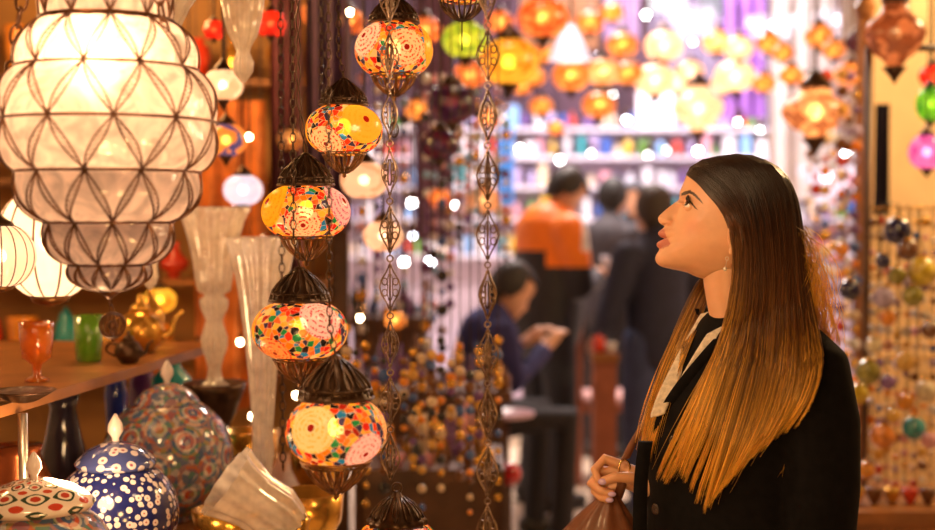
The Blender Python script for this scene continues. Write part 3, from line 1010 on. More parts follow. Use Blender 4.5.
# ---- the five mosaic lamps in a falling row
GOLDY = (1.0,0.56,0.05); REDC = (0.80,0.04,0.01); CREAM = (1.0,0.74,0.42)
PAL = [(0.95,0.36,0.02),(0.85,0.05,0.01),(0.012,0.012,0.012),(1.0,0.62,0.06),(0.90,0.26,0.01),(0.02,0.25,0.55),(0.9,0.16,0.02),(0.02,0.30,0.08),(0.40,0.02,0.01),(1.0,0.50,0.03),(0.05,0.04,0.10),(0.95,0.66,0.28),(0.015,0.01,0.01),(0.7,0.02,0.01)]
def mosaic_lamp(label, px, py, rpx, ratio, d, mt, bs, caphalf, top=True, hang=None, drop=False):
    c = P(px, py, d); s = d/FPX; r = rpx*s
    o = thing('mosaic_lamp', label, 'lamp', c, 'mosaic lamps hanging in a falling row')
    h = r*ratio
    g = MB(); prof = []
    for i in range(33):
        a = -PI/2*0.86 + PI*0.86*i/32
        prof.append((r*math.cos(a)**0.82, h*math.sin(a)/math.sin(PI/2*0.86)*0.98))
    g.lathe(prof, 64, cap=False); g.build('globe', mt, o)
    b = MB(); b.sphere((0,0,0.1*h), 0.013, (1,1,1.3), 10, 8); b.build('bulb', emis('mosaic_bulb', (1.0,0.56,0.24), bs*0.33), o)
    # cap
    ch = caphalf*s; cz = h*0.90
    k = MB()
    k.lathe([(ch*0.98,0),(ch*1.06,ch*0.03),(ch*1.06,ch*0.10),(ch*0.95,ch*0.16),(ch*0.92,ch*0.24),(ch*1.0,ch*0.28),(ch*0.90,ch*0.34),(ch*0.70,ch*0.62),(ch*0.42,ch*0.88),(ch*0.22,ch*1.06),(ch*0.16,ch*1.2),(ch*0.05,ch*1.25)],
            48, (0,0,cz), rf=lambda R_, z, a: R_*(1+0.05*math.cos(12*a)*(1 if z > ch*0.3 else 0)))
    for j in range(12):
        a = 2*PI*j/12
        pts = [(ch*q*math.cos(a+w), ch*q*math.sin(a+w), cz+ch*zz) for q, zz, w in ((0.98,0.30,0),(0.93,0.42,0.12),(0.80,0.60,0.13),(0.58,0.82,0.06),(0.36,1.0,0),(0.2,1.12,0))]
        k.tube(pts, ch*0.035, 5)
        pts = [(ch*q*math.cos(a-w), ch*q*math.sin(a-w), cz+ch*zz) for q, zz, w in ((0.98,0.30,0),(0.93,0.42,0.12),(0.80,0.60,0.13),(0.58,0.82,0.06),(0.36,1.0,0))]
        k.tube(pts, ch*0.035, 5)
    for j in range(28):
        a = 2*PI*j/28
        k.tube([(ch*1.04*math.cos(a), ch*1.04*math.sin(a), cz+ch*0.10), (ch*0.99*math.cos(a), ch*0.99*math.sin(a), cz+ch*0.30)], ch*0.028, 4)
    k.torus((0,0,cz+ch*0.30), ch*0.99, ch*0.035, n=40); k.torus((0,0,cz+ch*0.05), ch*1.05, ch*0.04, n=40)
    k.build('cap', DKBRASS, o)
    # open cup under the globe
    u = MB(); uz = -h*0.84; uh = ch*0.98; dp = ch*0.92
    u.torus((0,0,uz), uh, uh*0.045, n=40)
    u.torus((0,0,uz-dp*0.12), uh*0.96, uh*0.03, n=40)
    for j in range(11):
        a = 2*PI*j/11
        for sg in (-1, 1):
            pts = [(uh*q*math.cos(a+sg*w), uh*q*math.sin(a+sg*w), uz-dp*zz) for q, zz, w in ((0.96,0.0,0.05),(0.92,0.15,0.24),(0.82,0.38,0.27),(0.62,0.62,0.22),(0.38,0.84,0.10),(0.16,0.98,0))]
            u.tube(pts, uh*0.042, 5)
        u.tube([(uh*q*math.cos(a), uh*q*math.sin(a), uz-dp*zz) for q, zz in ((0.93,0.08),(0.80,0.38),(0.55,0.66),(0.2,0.96))], uh*0.026, 4)
    u.lathe([(uh*0.02,uz-dp*1.22),(uh*0.10,uz-dp*1.14),(uh*0.07,uz-dp*1.06),(uh*0.17,uz-dp*1.0),(uh*0.15,uz-dp*0.92)], 16)
    u.build('cup', BRASS, o)
    if drop:
        q = MB(); z0 = uz-dp*1.22
        oval_links(q, (0,0,z0+0.002), (0,0,z0-20*s), 0.0022, 0.0006)
        for j in range(6):
            a = PI*j/6
            q.torus((0,0,z0-28*s), 8*s, 0.0008, M=Matrix.Rotation(a,3,'Z')@Matrix.Rotation(PI/2,3,'X'), n=16, m=4, sx=0.55, sy=1.0)
        q.build('drop', DKBRASS, o)
    if hang:
        zt = NEARTOP - c.z
        q = MB(); z0 = cz+ch*1.2
        dx = (hang-px)*s
        if top == 'twist':
            for ph in (0, PI):
                pts = [(dx*min(1,i/12)+0.0035*math.cos(ph+i*0.55), 0.0035*math.sin(ph+i*0.55), z0+(zt-z0)*i/120) for i in range(121)]
                q.tube(pts, 0.0014, 5)
        else:
            oval_links(q, (0,0,z0), (dx,0,z0+0.05), 0.0045, 0.0011)
            oval_links(q, (dx,0,z0+0.05), (dx,0,zt), 0.0045, 0.0011, stretch=2.0)
        q.build('chain', DKBRASS, o)
    return o
def dirv(az, el):
    """az 0 = towards the viewer, positive = picture right"""
    return (math.sin(R(az))*math.cos(R(el)), -math.cos(R(az))*math.cos(R(el)), math.sin(R(el)))
GL = 0.16
m1 = mosaic('mosaic_topmost', PAL, [(dirv(22,-2),0.52,CREAM,(0.85,0.12,0.03)),(dirv(-52,18),0.55,(1.0,0.80,0.66),(0.75,0.10,0.06)),(dirv(88,5),0.6,GOLDY,(1.0,0.42,0.02)),(dirv(-140,0),0.5,GOLDY,REDC)], glow=GL)
m2 = mosaic('mosaic_second', PAL, [(dirv(42,14),0.66,GOLDY,(0.95,0.5,0.03)),(dirv(-28,-26),0.50,CREAM,(0.85,0.07,0.02)),(dirv(-100,5),0.6,GOLDY,(0.9,0.2,0.02)),(dirv(140,0),0.5,GOLDY,REDC)], glow=GL)
m3 = mosaic('mosaic_third', PAL, [(dirv(-58,14),0.60,(1.0,0.55,0.02),(0.95,0.42,0.01)),(dirv(3,-18),0.42,CREAM,(0.82,0.06,0.02)),(dirv(72,15),0.58,(0.95,0.62,0.66),(0.62,0.16,0.30)),(dirv(160,0),0.5,GOLDY,REDC)], glow=GL)
m4 = mosaic('mosaic_fourth', PAL, [(dirv(38,22),0.50,(0.98,0.74,0.74),(0.62,0.12,0.16)),(dirv(-32,-28),0.40,(1.0,0.4,0.1),(0.80,0.03,0.01)),(dirv(-95,5),0.6,GOLDY,(0.9,0.2,0.02)),(dirv(150,0),0.5,GOLDY,REDC)], glow=GL)
m5 = mosaic('mosaic_fifth', PAL, [(dirv(-24,12),0.52,(1.0,0.86,0.40),(1.0,0.66,0.10)),(dirv(46,-22),0.46,(0.98,0.70,0.70),(0.72,0.22,0.22)),(dirv(100,12),0.5,(1.0,0.7,0.3),REDC),(dirv(-110,0),0.5,GOLDY,REDC)], glow=GL)
mosaic_lamp('topmost mosaic lamp of the falling row, ringed rosettes and a dangling bead', 394, 50, 39, 0.74, 2.52, m1, 60, 24, hang=398, drop=True)
mosaic_lamp('second mosaic lamp from the top, a large plain yellow rosette on its right', 344, 130, 38.5, 0.68, 2.42, m2, 62, 23, hang=339)
mosaic_lamp('middle mosaic lamp of the row with an orange-yellow disc at its left', 306, 212, 44.5, 0.64, 2.29, m3, 56, 27, top='twist', hang=299)
mosaic_lamp('fourth mosaic lamp of the row, reddest glass, under the middle one', 300, 330, 48, 0.65, 2.19, m4, 56, 29, hang=294)
mosaic_lamp('lowest and largest mosaic lamp with a pale glowing yellow rosette', 336, 431, 51, 0.70, 2.06, m5, 66, 36, hang=330)

# ---- small bronze caps cut by the frame: a lamp above, a lamp below
def cage_lamp(label, px, py, rpx, d, mt, ztop, cap=True):
    c = P(px, py, d); s = d/FPX; r = rpx*s
    o = thing('filigree_lamp', label, 'lamp', c)
    g = MB(); g.lathe([(r*math.cos(a)**0.85, r*0.72*math.sin(a)) for a in [R(-78+156*i/20) for i in range(21)]], 40, cap=False)
    g.build('globe', mt, o)
    b = MB(); b.sphere((0,0,0), 0.012, nu=8, nv=6); b.build('bulb', emis('mosaic_bulb', (1.0,0.60,0.28), 60), o)
    u = MB(); uz = -r*0.62; uh = r*0.62
    u.torus((0,0,uz), uh, uh*0.05, n=32)
    for j in range(22):
        a = 2*PI*j/22
        u.tube([(uh*q*math.cos(a), uh*q*math.sin(a), uz-uh*zz) for q, zz in ((1,0),(0.93,0.25),(0.72,0.55),(0.4,0.8),(0.1,0.9))], uh*0.04, 4)
    u.tube([(0,0,uz-uh*0.85),(0,0,uz-uh*2.2)], uh*0.03, 5)
    u.build('cup', DKBRASS, o)
    k = MB(); cz = r*0.62; ch = uh
    k.lathe([(ch*1.05,cz-ch*0.1),(ch*1.08,cz+ch*0.1),(ch*0.95,cz+ch*0.2),(ch*0.78,cz+ch*0.5),(ch*0.5,cz+ch*0.8),(ch*0.2,cz+ch*0.98),(ch*0.12,cz+ch*1.15)], 36, rf=lambda R_, z, a: R_*(1+0.06*math.cos(12*a)))
    for j in range(12):
        a = 2*PI*j/12
        for w in (-0.13, 0.13):
            k.tube([(ch*q*math.cos(a+w*f), ch*q*math.sin(a+w*f), cz+ch*zz) for q, zz, f in ((1.0,0.2,0.3),(0.9,0.42,1),(0.66,0.7,1),(0.3,0.95,0))], ch*0.035, 5)
    k.torus((0,0,cz+ch*1.28), ch*0.17, ch*0.05, M=Matrix.Rotation(PI/2,3,'X'), n=16)
    k.build('cap', DKBRASS, o)
    if ztop: 
        q = MB(); oval_links(q, (0,0,cz+ch*1.4), (0,0,NEARTOP-c.z), 0.0045, 0.0011, stretch=2.0); q.build('chain', DKBRASS, o)
    return o, cz+ch*1.42
cage_lamp('dark filigree lamp cut by the top edge, its spidery bronze cup hanging down', 462, -22, 36, 2.5, m2, True)
lowl, lowtop = cage_lamp('bronze-capped lamp at the bottom edge on the end of an ornate chain', 397, 549, 44, 2.2, m4, False)

# ---- ornate chains of openwork cages
def cage_link_mesh(hw, hh):
    m = MB()
    for k in range(4):
        a = PI/4*k*2 + PI/4
        ca, sa = math.cos(a), math.sin(a)
        m.tube([(hw*q*ca, hw*q*sa, hh*z) for q, z in ((0.1,1),(0.35,0.72),(0.85,0.32),(1.0,0.0),(0.85,-0.32),(0.35,-0.72),(0.1,-1))], hw*0.10, 5, flat=0.6)
        for zz in (0.26, -0.26):
            m.torus((hw*0.52*ca, hw*0.52*sa, hh*zz), hw*0.26, hw*0.07, M=Matrix.Rotation(a,3,'Z')@Matrix.Rotation(PI/2,3,'X'), n=12, m=4, sy=1.3)
        m.tube([(hw*q*ca, hw*q*sa, hh*z) for q, z in ((0.1,0.62),(0.3,0.3),(0.22,0),(0.3,-0.3),(0.1,-0.62))], hw*0.07, 4)
    m.sphere((0,0,hh), hw*0.2, nu=8, nv=6); m.sphere((0,0,-hh), hw*0.2, nu=8, nv=6)
    return m
CHM = mat('antique_chain_bronze', (0.20,0.13,0.09), rough=0.35, metal=0.85, var=0.45, scale=60)
def ornate_chain(label, px, ytop, ybot, d, hw, hh, period, ring_r=0.006):
    c = P(px, ybot, d)
    o = thing('ornate_chain', label, 'chain', c)
    z = 0.0; ztop = NEARTOP - c.z
    proto = None; rp = None
    mesh_c = None
    z = period*0.5
    while z < ztop - 0.02:
        if proto is None:
            proto = cage_link_mesh(hw, hh).build('cage_link', CHM, o, loc=(0,0,z)); proto.rotation_euler = (0,0,0.4)
        else:
            q = proto.copy(); COL.objects.link(q); q.parent = o; q.location = (0,0,z); q.rotation_euler = (0,0,rnd.uniform(0,1.5))
        rz = z + period*0.5
        if rp is None:
            g = MB(); gap = period/2-hh
            g.torus((0,0,0), gap*0.42, gap*0.11, M=Matrix.Rotation(PI/2,3,'X'), n=14, m=6, sy=1.0)
            g.torus((0,0,-gap*0.68), gap*0.33, gap*0.09, M=Matrix.Rotation(PI/2,3,'Y'), n=12, m=5, sx=1.1)
            g.torus((0,0,gap*0.68), gap*0.33, gap*0.09, M=Matrix.Rotation(PI/2,3,'Y'), n=12, m=5, sx=1.1)
            rp = g.build('chain_ring', CHM, o, loc=(0,0,rz))
        else:
            q = rp.copy(); COL.objects.link(q); q.parent = o; q.location = (0,0,rz)
        z += period
    q = MB(); q.tube([(0,0,z-period*0.6),(0,0,ztop+0.02)], 0.0022, 6); q.lathe([(0.012,ztop-0.012),(0.02,ztop)],12); q.build('hook', CHM, o)
    return o
ornate_chain('ornate openwork bronze chain beside the woman, running past the bottom of the picture', 487.5, -60, 560, 2.05, 0.0175, 0.036, 0.094)
ornate_chain('ornate bronze chain left of the taller one, ending at the bronze-capped lamp below', 390.5, -60, 486, 2.2, 0.0175, 0.036, 0.097)
# thinner dark chains behind the mosaic lamps
for (px, yb, d, lab) in ((283, 470, 2.75, 'thin dark chain hanging left of the mosaic lamps'), (322, 150, 2.9, 'thin dark chain behind the two upper mosaic lamps')):
    c = P(px, yb, d); o = thing('hanging_chain', lab, 'chain', c)
    q = MB(); oval_links(q, (0,0,0), (0,0,NEARTOP-c.z), 0.006, 0.0014, stretch=1.9); q.build('links', DKBRASS, o)

# ---- the big blown-glass lantern in its wire net
LD = 2.0
ls_ = LD/FPX
lc = P(108, 125, LD)
lant = thing('glass_lantern', 'large tiered blown-glass lantern in a leaf-patterned wire net, nearest at upper left', 'lantern', lc)
def lz(py): return -(py-125)*ls_
levels = [(-30,46),(22,63),(70,88),(122,106),(172,89),(222,62),(264,39),(291,9)]     # (photo height, half width) of the wire hoops
BULG = [0.10,0.16,0.16,0.12,0.16,0.17,0.14,0.12]
NL = 11
g = MB(); prof = []
for i in range(len(levels)-1):
    (y0, w0), (y1, w1) = levels[i], levels[i+1]
    for k in range(12):
        t = k/12.0
        if y1 <= 122: w = w0 + (w1-w0)*(1-(1-t)**2.3)**0.75          # shoulders swell early
        else: w = w0*(1-t**3.0)**0.7*(1-t*0) + w1*(1-(1-t**3.0)**0.7) if w0 > w1 else w0
        if y1 <= 122: w += 3*math.sin(PI*t)
        else: w += 2.5*math.sin(PI*t)
        prof.append((w*ls_*0.985, lz(y0+(y1-y0)*t)))
prof.append((levels[-1][1]*ls_, lz(levels[-1][0])))
prof.reverse()
def lrf(R_, z, a): return R_*(1 + 0.012*math.cos(NL*2*a) + 0.006*math.sin(5*a+z*40))
g.lathe(prof, 132, rf=lrf, cap=False)
LG = litglass('crackled_white_glass', (1.0,0.80,0.66), glow=0.06, trans=0.16, scale=22.0, rough=0.12, bump=0.9, frost=0.95)
g.build('glass_body', LG, lant)
b = MB(); b.sphere((0.0,-0.06,lz(68)), 0.034, (1,1,1.2), 14, 10); b.build('bulb', emis('lantern_bulb', (1.0,0.60,0.32), 46), lant)
WIRE = mat('copper_wire', (0.16,0.07,0.035), rough=0.35, metal=0.8, var=0.4, scale=60)
for i, (y, w) in enumerate(levels[:-1]):
    rg = MB(); rr = 0.0023 if i != 1 else 0.0040
    rg.torus((0,0,lz(y)), (w+1.0)*ls_, rr, n=96, m=8)
    if i == 1: rg.torus((0,0,lz(y)-0.006), (w+2.5)*ls_, 0.0028, n=96, m=8)
    rg.build('hoop', WIRE, lant)
def wat(y, ybase):
    """glass radius at photo height y (interpolated from the profile)"""
    z = lz(y)
    for (r0, z0), (r1, z1) in zip(prof[:-1], prof[1:]):
        if z0 <= z <= z1 and z1 > z0: return r0 + (r1-r0)*(z-z0)/(z1-z0)
    return prof[0][0]
for i in range(len(levels)-1):
    y0, y1 = levels[i][0], levels[i+1][0]
    a0 = (0 if i % 2 == 0 else PI/NL); a1 = (PI/NL if i % 2 == 0 else 0)
    net = MB()
    for j in range(NL):
        for sg in (-1, 1):
            A = 2*PI*j/NL + a0 - PI/2 + 0.03; Bn = A + (a1-a0) + (sg-1 if a1 > a0 else sg+1)*PI/NL*1.0
            Bn = A + sg*PI/NL
            ns = 12
            bw = 0.042
            lines = []
            for off_ in (-1, 1):
                pts = []
                for k in range(ns+1):
                    t = k/ns; y = y0+(y1-y0)*t
                    a = A + (Bn-A)*t + off_*bw*math.sin(PI*t)
                    r_ = wat(y, y0)*1.012 + 0.0018
                    pts.append(Vector((r_*math.cos(a), r_*math.sin(a), lz(y))))
                lines.append(pts); net.tube(pts, 0.0014, 5)
            # twisted filling between the two wires of a leaf
            fill = []
            for k in range(2*ns+1):
                t = k/(2*ns); kk = min(int(t*ns), ns-1); ft = t*ns-kk
                p = lines[k % 2][kk].lerp(lines[k % 2][kk+1], ft); fill.append(p)
            net.tube(fill, 0.0008, 4)
    net.build('wire_net', WIRE, lant)
cp_ = MB(); cp_.lathe([(10*ls_,lz(288)),(11*ls_,lz(292)),(5*ls_,lz(296)),(2*ls_,lz(299))], 20)
oval_links(cp_, (0,0,lz(298)), (0.003,0,lz(312)), 0.0035, 0.0010)
bcap = cp_.build('bottom_cap', WIRE, lant)
dr = MB()
for j in range(9):
    a = PI*j/9
    dr.torus((0.004,0,lz(325)), 13*ls_, 0.0012, M=Matrix.Rotation(a,3,'Z')@Matrix.Rotation(PI/2,3,'X'), n=20, m=5, sx=1.0, sy=1.0)
dr.sphere((0.004,0,lz(325)), 5*ls_, nu=10, nv=8); dr.tube([(0.004,0,lz(338)),(0.004,0,lz(342))], [0.004,0.001], 8)
dr.build('cage_drop', WIRE, bcap)
for (a, ) in ((R(-42),), (R(195),), (R(80),)):
    q = MB(); r2 = 90*ls_
    p0 = Vector((r2*math.cos(a), r2*math.sin(a), lz(70)))
    if a == R(-42): p0 = Vector((68*ls_, -0.06, lz(68)))
    q.torus(p0, 0.009, 0.0022, M=Matrix.Rotation(PI/2,3,'X'), n=20)
    pt = Vector((0.0, 0.0, NEARTOP-lc.z-0.02))
    oval_links(q, p0+Vector((0,0,0.01)), p0.lerp(pt, 0.97), 0.0085, 0.0022, stretch=1.9)
    q.build('chain', WIRE, lant)
q = MB(); q.lathe([(0.02,NEARTOP-lc.z-0.05),(0.045,NEARTOP-lc.z-0.02),(0.05,NEARTOP-lc.z)], 24); q.build('ceiling_hook', WIRE, lant)

# ---- white ribbed lamps behind it
def ribbed_lamp(label, px, py, rpx, d, bs=60, nrib=12, dark=True, hz=0.95, top=NEARTOP, name='ribbed_lamp', col=(1.0,0.80,0.60), group=None):
    c = P(px, py, d); s = d/FPX; r = rpx*s
    o = thing(name, label, 'lamp', c, group)
    g = MB(); g.lathe([(r*math.cos(a)**0.9, r*hz*math.sin(a)) for a in [R(-80+160*i/24) for i in range(25)]], nrib*6, rf=lambda R_, z, a: R_*(1+0.035*abs(math.sin(nrib*a/2))), cap=False)
    g.build('globe', litglass('ribbed_white_glass_%d' % round(col[2]*100), col, glow=0.25, trans=0.16, scale=14), o)
    b = MB(); b.sphere((0,0,0), r*0.2, nu=10, nv=8); b.build('bulb', emis('ribbed_bulb_%d' % bs, (1.0,0.66,0.38), bs), o)
    if dark:
        w = MB()
        for j in range(nrib):
            a = 2*PI*j/nrib
            w.tube([(r*1.01*math.cos(e)**0.9*math.cos(a), r*1.01*math.cos(e)**0.9*math.sin(a), r*hz*math.sin(e)) for e in [R(-80+160*i/14) for i in range(15)]], r*0.022, 4)
        w.build('wire_ribs', WIRE, o)
    k = MB(); k.lathe([(r*0.42,r*hz*0.9),(r*0.40,r*hz*1.02),(r*0.2,r*hz*1.15),(r*0.06,r*hz*1.3)], 24); k.build('cap', DKBRASS, o)
    k = MB(); k.lathe([(r*0.10,-r*hz*1.12),(r*0.34,-r*hz*1.05),(r*0.42,-r*hz*0.92)], 24); k.build('base_ring', BRASS, o)
    q = MB(); q.tube([(0,0,r*hz*1.25),(0,0,top-c.z)], 0.002, 5); q.build('cord', CORD, o)
    return o
ribbed_lamp('glowing white melon lamp with bronze ribs, just below the big lantern', 50, 242, 50, 2.75, 115, hz=1.15)
ribbed_lamp('white wire-netted lamp cut by the left edge below the lantern', 0, 256, 34, 2.5, 44, nrib=16)
# ================================================================ the shop on the left: shelf, table, crystal, pots
GOLDW = mat('amber_wall', (0.45,0.22,0.06), rough=0.7, var=0.3, scale=3)
mb = MB(); mb.loft([[(-1.55,1.67,z),(-0.955,1.67,z),(-0.675,3.60,z),(-1.55,3.60,z)] for z in (1.179,1.201)])
sh = mb.build('shelf', WOOD, smooth=False)
tag(sh, 'warm wooden shelf board running away along the left edge, glasses on it', 'shelf')
def on(px, py, z):
    """depth at which a ground point at height z shows at py"""
    return (CAM.z - z)*FPX/(py-215.0)
po = MB(); c = P(23, 440, 2.42); po.lathe([(0.009,-0.0),(0.009,1.19-0.85-0.011)], 14, (c.x,c.y,0.85)); p = po.build('shelf_post', mat('steel', (0.6,0.55,0.5), rough=0.3, metal=0.9), None)
tag(p, 'slim metal post carrying the wooden shelf above the pots', 'post')
tb = thing('display_table', 'wooden display table at lower left crowded with painted pots', 'table', (-1.02, 2.8, 0))
t1 = MB(); t1.box((0,0,0.825), (1.3,2.0,0.05)); t1.build('tabletop', WOOD, tb, smooth=False)
for sx in (-0.6, 0.6):
    for sy in (-0.94, 0.94):
        t2 = MB(); t2.box((sx,sy,0.4), (0.07,0.07,0.8)); t2.build('leg', DKWOOD, tb, smooth=False)
TT = 0.85; SH = 1.201

def vessel(name, label, cat, loc, prof, mt, n=40, rf=None, parts=(), group=None, closed=True):
    """turned vessel; prof = (radius, height) from its base"""
    if parts:
        o = thing(name, label, cat, loc, group)
        m = MB(); m.lathe(prof, n, rf=rf, cap=closed); m.build('body', mt, o)
        for (pn, pp, pm) in parts:
            k = MB(); k.lathe(pp, n); k.build(pn, pm, o)
        return o
    m = MB(); m.lathe(prof, n, rf=rf, cap=closed); o = m.build(name, mt, loc=loc)
    return tag(o, label, cat, group)

def ceramic(name, style):
    if name in MATS: return MATS[name]
    t = NT(name); b = t.n('ShaderNodeBsdfPrincipled'); b.inputs['Roughness'].default_value = 0.12; b.inputs['Coat Weight'].default_value = 0.5
    tc = t.n('ShaderNodeTexCoord')
    if style == 'flowers':
        v = t.n('ShaderNodeTexVoronoi', i_Scale=64.0, i_Randomness=0.5); t.l(tc.outputs['Object'], v.inputs['Vector'])
        c = t.ramp(v.outputs['Distance'], [(0.0,(0.45,0.10,0.08)),(0.12,(0.80,0.72,0.76)),(0.42,(0.015,0.02,0.13))], const=True)
    elif style == 'spoke':
        sx = t.n('ShaderNodeSeparateXYZ'); t.l(tc.outputs['Object'], sx.inputs[0])
        an = t.math('ARCTAN2', sx.outputs[1], sx.outputs[0]); rr_ = t.math('POWER', t.math('ADD', t.math('MULTIPLY', sx.outputs[0], sx.outputs[0]), t.math('MULTIPLY', sx.outputs[1], sx.outputs[1])), 0.5)
        wv = t.math('ADD', t.math('MULTIPLY', t.math('SINE', t.math('MULTIPLY', an, 9.0)), 0.5), t.math('MULTIPLY', t.math('SINE', t.math('MULTIPLY', rr_, 190.0)), 0.6))
        c = t.ramp(t.math('MULTIPLY_ADD', wv, 0.45, 0.5), [(0.0,(0.50,0.06,0.03)),(0.16,(0.78,0.68,0.62)),(0.55,(0.03,0.06,0.04)),(0.72,(0.78,0.70,0.62)),(0.88,(0.45,0.05,0.03))], const=True)
    elif style == 'white':
        v = t.n('ShaderNodeTexVoronoi', i_Scale=46.0); t.l(tc.outputs['Object'], v.inputs['Vector'])
        c = t.ramp(v.outputs['Distance'], [(0.0,(0.30,0.10,0.16)),(0.16,(0.66,0.60,0.66)),(0.42,(0.05,0.07,0.25))], const=True)
    else:
        v = t.n('ShaderNodeTexVoronoi', i_Scale=16.0, i_Randomness=0.5); t.l(tc.outputs['Object'], v.inputs['Vector'])
        w = t.n('ShaderNodeTexVoronoi', i_Scale=85.0); t.l(tc.outputs['Object'], w.inputs['Vector'])
        ca = t.ramp(v.outputs['Distance'], [(0.0,(0.75,0.72,0.70)),(0.08,(0.03,0.09,0.30)),(0.20,(0.62,0.10,0.05)),(0.33,(0.78,0.74,0.70)),(0.40,(0.08,0.16,0.34)),(0.52,(0.55,0.22,0.12)),(0.62,(0.10,0.13,0.25))], const=True)
        sp = t.n('ShaderNodeSeparateColor'); t.l(w.outputs['Color'], sp.inputs[0])
        cb_ = t.ramp(sp.outputs[0], [(0.0,(0.75,0.70,0.66)),(0.22,(0.08,0.16,0.35)),(0.42,(0.50,0.12,0.07)),(0.62,(0.20,0.24,0.34)),(0.85,(0.15,0.35,0.18))], const=True)
        c = t.mix(0.5, ca, cb_)
    t.l(c, b.inputs['Base Color'])
    MATS[name] = t.done(b.outputs[0]); return MATS[name]
def round_jar(label, px, r, d, fat, style, style2, lidr, knob, name='lidded_jar'):
    c = P(px, 480, d); o = thing(name, label, 'jar', (c.x, c.y, TT))
    H = 2*r*fat
    prof = [(r*0.45,0.0),(r*0.50,0.01)] + [(r*max(0.45,math.cos(R(a)))**0.9, H*0.5+H*0.5*math.sin(R(a))) for a in range(-64,66,8)]
    m = MB(); m.lathe(prof, 64); m.build('body', ceramic('glaze_'+style, style), o)
    z = prof[-1][1]
    m = MB(); m.lathe([(lidr*1.02,z-0.004),(lidr*1.06,z+0.004),(lidr*0.98,z+0.012),(lidr*0.72,z+0.030),(lidr*0.35,z+0.042),(lidr*0.12,z+0.046)], 48)
    ld = m.build('lid', ceramic('glaze_'+style2, style2), o)
    m = MB(); m.lathe([(knob*0.5,z+0.042),(knob*0.45,z+0.052),(knob,z+0.052+knob*0.9),(knob*0.9,z+0.052+knob*1.8),(knob*0.45,z+0.052+knob*2.6),(knob*0.15,z+0.052+knob*3.1)], 20)
    m.build('knob', mat('knob_glaze', (0.75,0.66,0.66), rough=0.15, coat=0.5), ld)
    return o
round_jar('navy lidded jar covered in small white flowers', 116, 0.122, 2.55, 0.90, 'flowers', 'white', 0.075, 0.0155)
round_jar('big round jar painted red, blue and white, behind the navy flowered one', 168, 0.150, 2.98, 0.94, 'iznik', 'iznik', 0.07, 0.015)
round_jar('lidded bowl with a spoked red and black lid in the bottom left corner', 34, 0.135, 2.2, 0.80, 'iznik2', 'spoke', 0.095, 0.013, name='lidded_bowl')
TURQ = mat('turquoise_glaze', (0.01,0.45,0.52), rough=0.10, coat=0.8)
def at_table(px, d, z=TT): c = P(px, 300, d); return (c.x, c.y, z)
vessel('vase', 'shiny turquoise vase behind the big round jar', 'vase', at_table(171,3.35), [(0.05,0),(0.05,0.01),(0.035,0.06),(0.032,0.12),(0.050,0.18),(0.058,0.23),(0.050,0.28),(0.022,0.31),(0.028,0.335)], TURQ)
vessel('vase', 'slim cobalt blue vase below the shelf board', 'vase', at_table(115,3.45), [(0.03,0),(0.032,0.02),(0.024,0.08),(0.026,0.16),(0.03,0.22),(0.024,0.26),(0.014,0.29),(0.02,0.31)], mat('cobalt_glass', (0.02,0.05,0.50), rough=0.08, coat=0.6))
vessel('vase', 'purple vase between the cobalt one and the turquoise one', 'vase', at_table(142,3.6), [(0.03,0),(0.034,0.02),(0.03,0.1),(0.04,0.18),(0.036,0.24),(0.015,0.28),(0.022,0.30)], mat('purple_glass', (0.16,0.04,0.25), rough=0.1, coat=0.6))
vessel('pitcher', 'dark glass pitcher in the shadow under the shelf', 'pitcher', at_table(62,3.1), [(0.05,0),(0.055,0.02),(0.06,0.1),(0.04,0.18),(0.03,0.24),(0.04,0.27)], mat('smoky_glass', (0.05,0.04,0.07), rough=0.1, coat=0.6))
vessel('copper_pot', 'reddish copper pot at the left edge under the shelf', 'pot', at_table(14,2.75), [(0.05,0),(0.075,0.05),(0.08,0.12),(0.05,0.19),(0.055,0.21)], mat('copper', (0.55,0.16,0.06), rough=0.25, metal=0.7))
# stemmed bronze bowl carrying the crystal trumpet
bwl = at_table(214, 3.22); BZ = 1.135
vessel('pedestal_bowl', 'wide dark bronze bowl on a foot, crystal trumpet standing in it', 'bowl', bwl,
       [(0.06,0),(0.055,0.02),(0.02,0.05),(0.022,0.15),(0.05,0.20),(0.072,0.262),(0.080,0.284),(0.076,0.284),(0.06,0.27)], DKBRASS)
CRY = clearglass('crystal', (1.0,0.92,0.84), diff=0.75)
def fl(n, amt): return lambda R_, z, a: R_*(1+amt*math.cos(n*a))
cz_ = 0.272
def trumpet(name, label, loc, prof, nf=14, group=None):
    m = MB(); m.lathe(prof, nf*6, rf=fl(nf,0.07), cap=False); o = m.build(name, CRY, loc=loc)
    return tag(o, label, 'crystal vase', group)
S3 = 3.15/FPX
def tp(lst, base): return [(w*S3, (base-y)*S3) for y, w in lst]
trumpet('crystal_trumpet', 'tall fluted crystal trumpet with a knotted stem, standing in the bronze bowl', (bwl[0], bwl[1], TT+0.27),
        [(w*S3, z*S3) for w, z in ((17,0),(14,3),(8,8),(6,20),(9,32),(12,40),(13,52),(10,62),(8,70),(13,82),(14,90),(9,96),(16,100),(18,112),(20,130),(24,150),(30,172),(36,184),(33,186))])
trumpet('crystal_trumpet', 'wide crystal trumpet right of the knotted one, half behind the fourth mosaic lamp', at_table(262,3.0),
        [(w*S3, z*S3) for w, z in ((30,0),(26,4),(9,12),(7,40),(10,60),(9,80),(11,110),(13,140),(17,180),(22,220),(28,250),(33,266),(30,268))], nf=16)
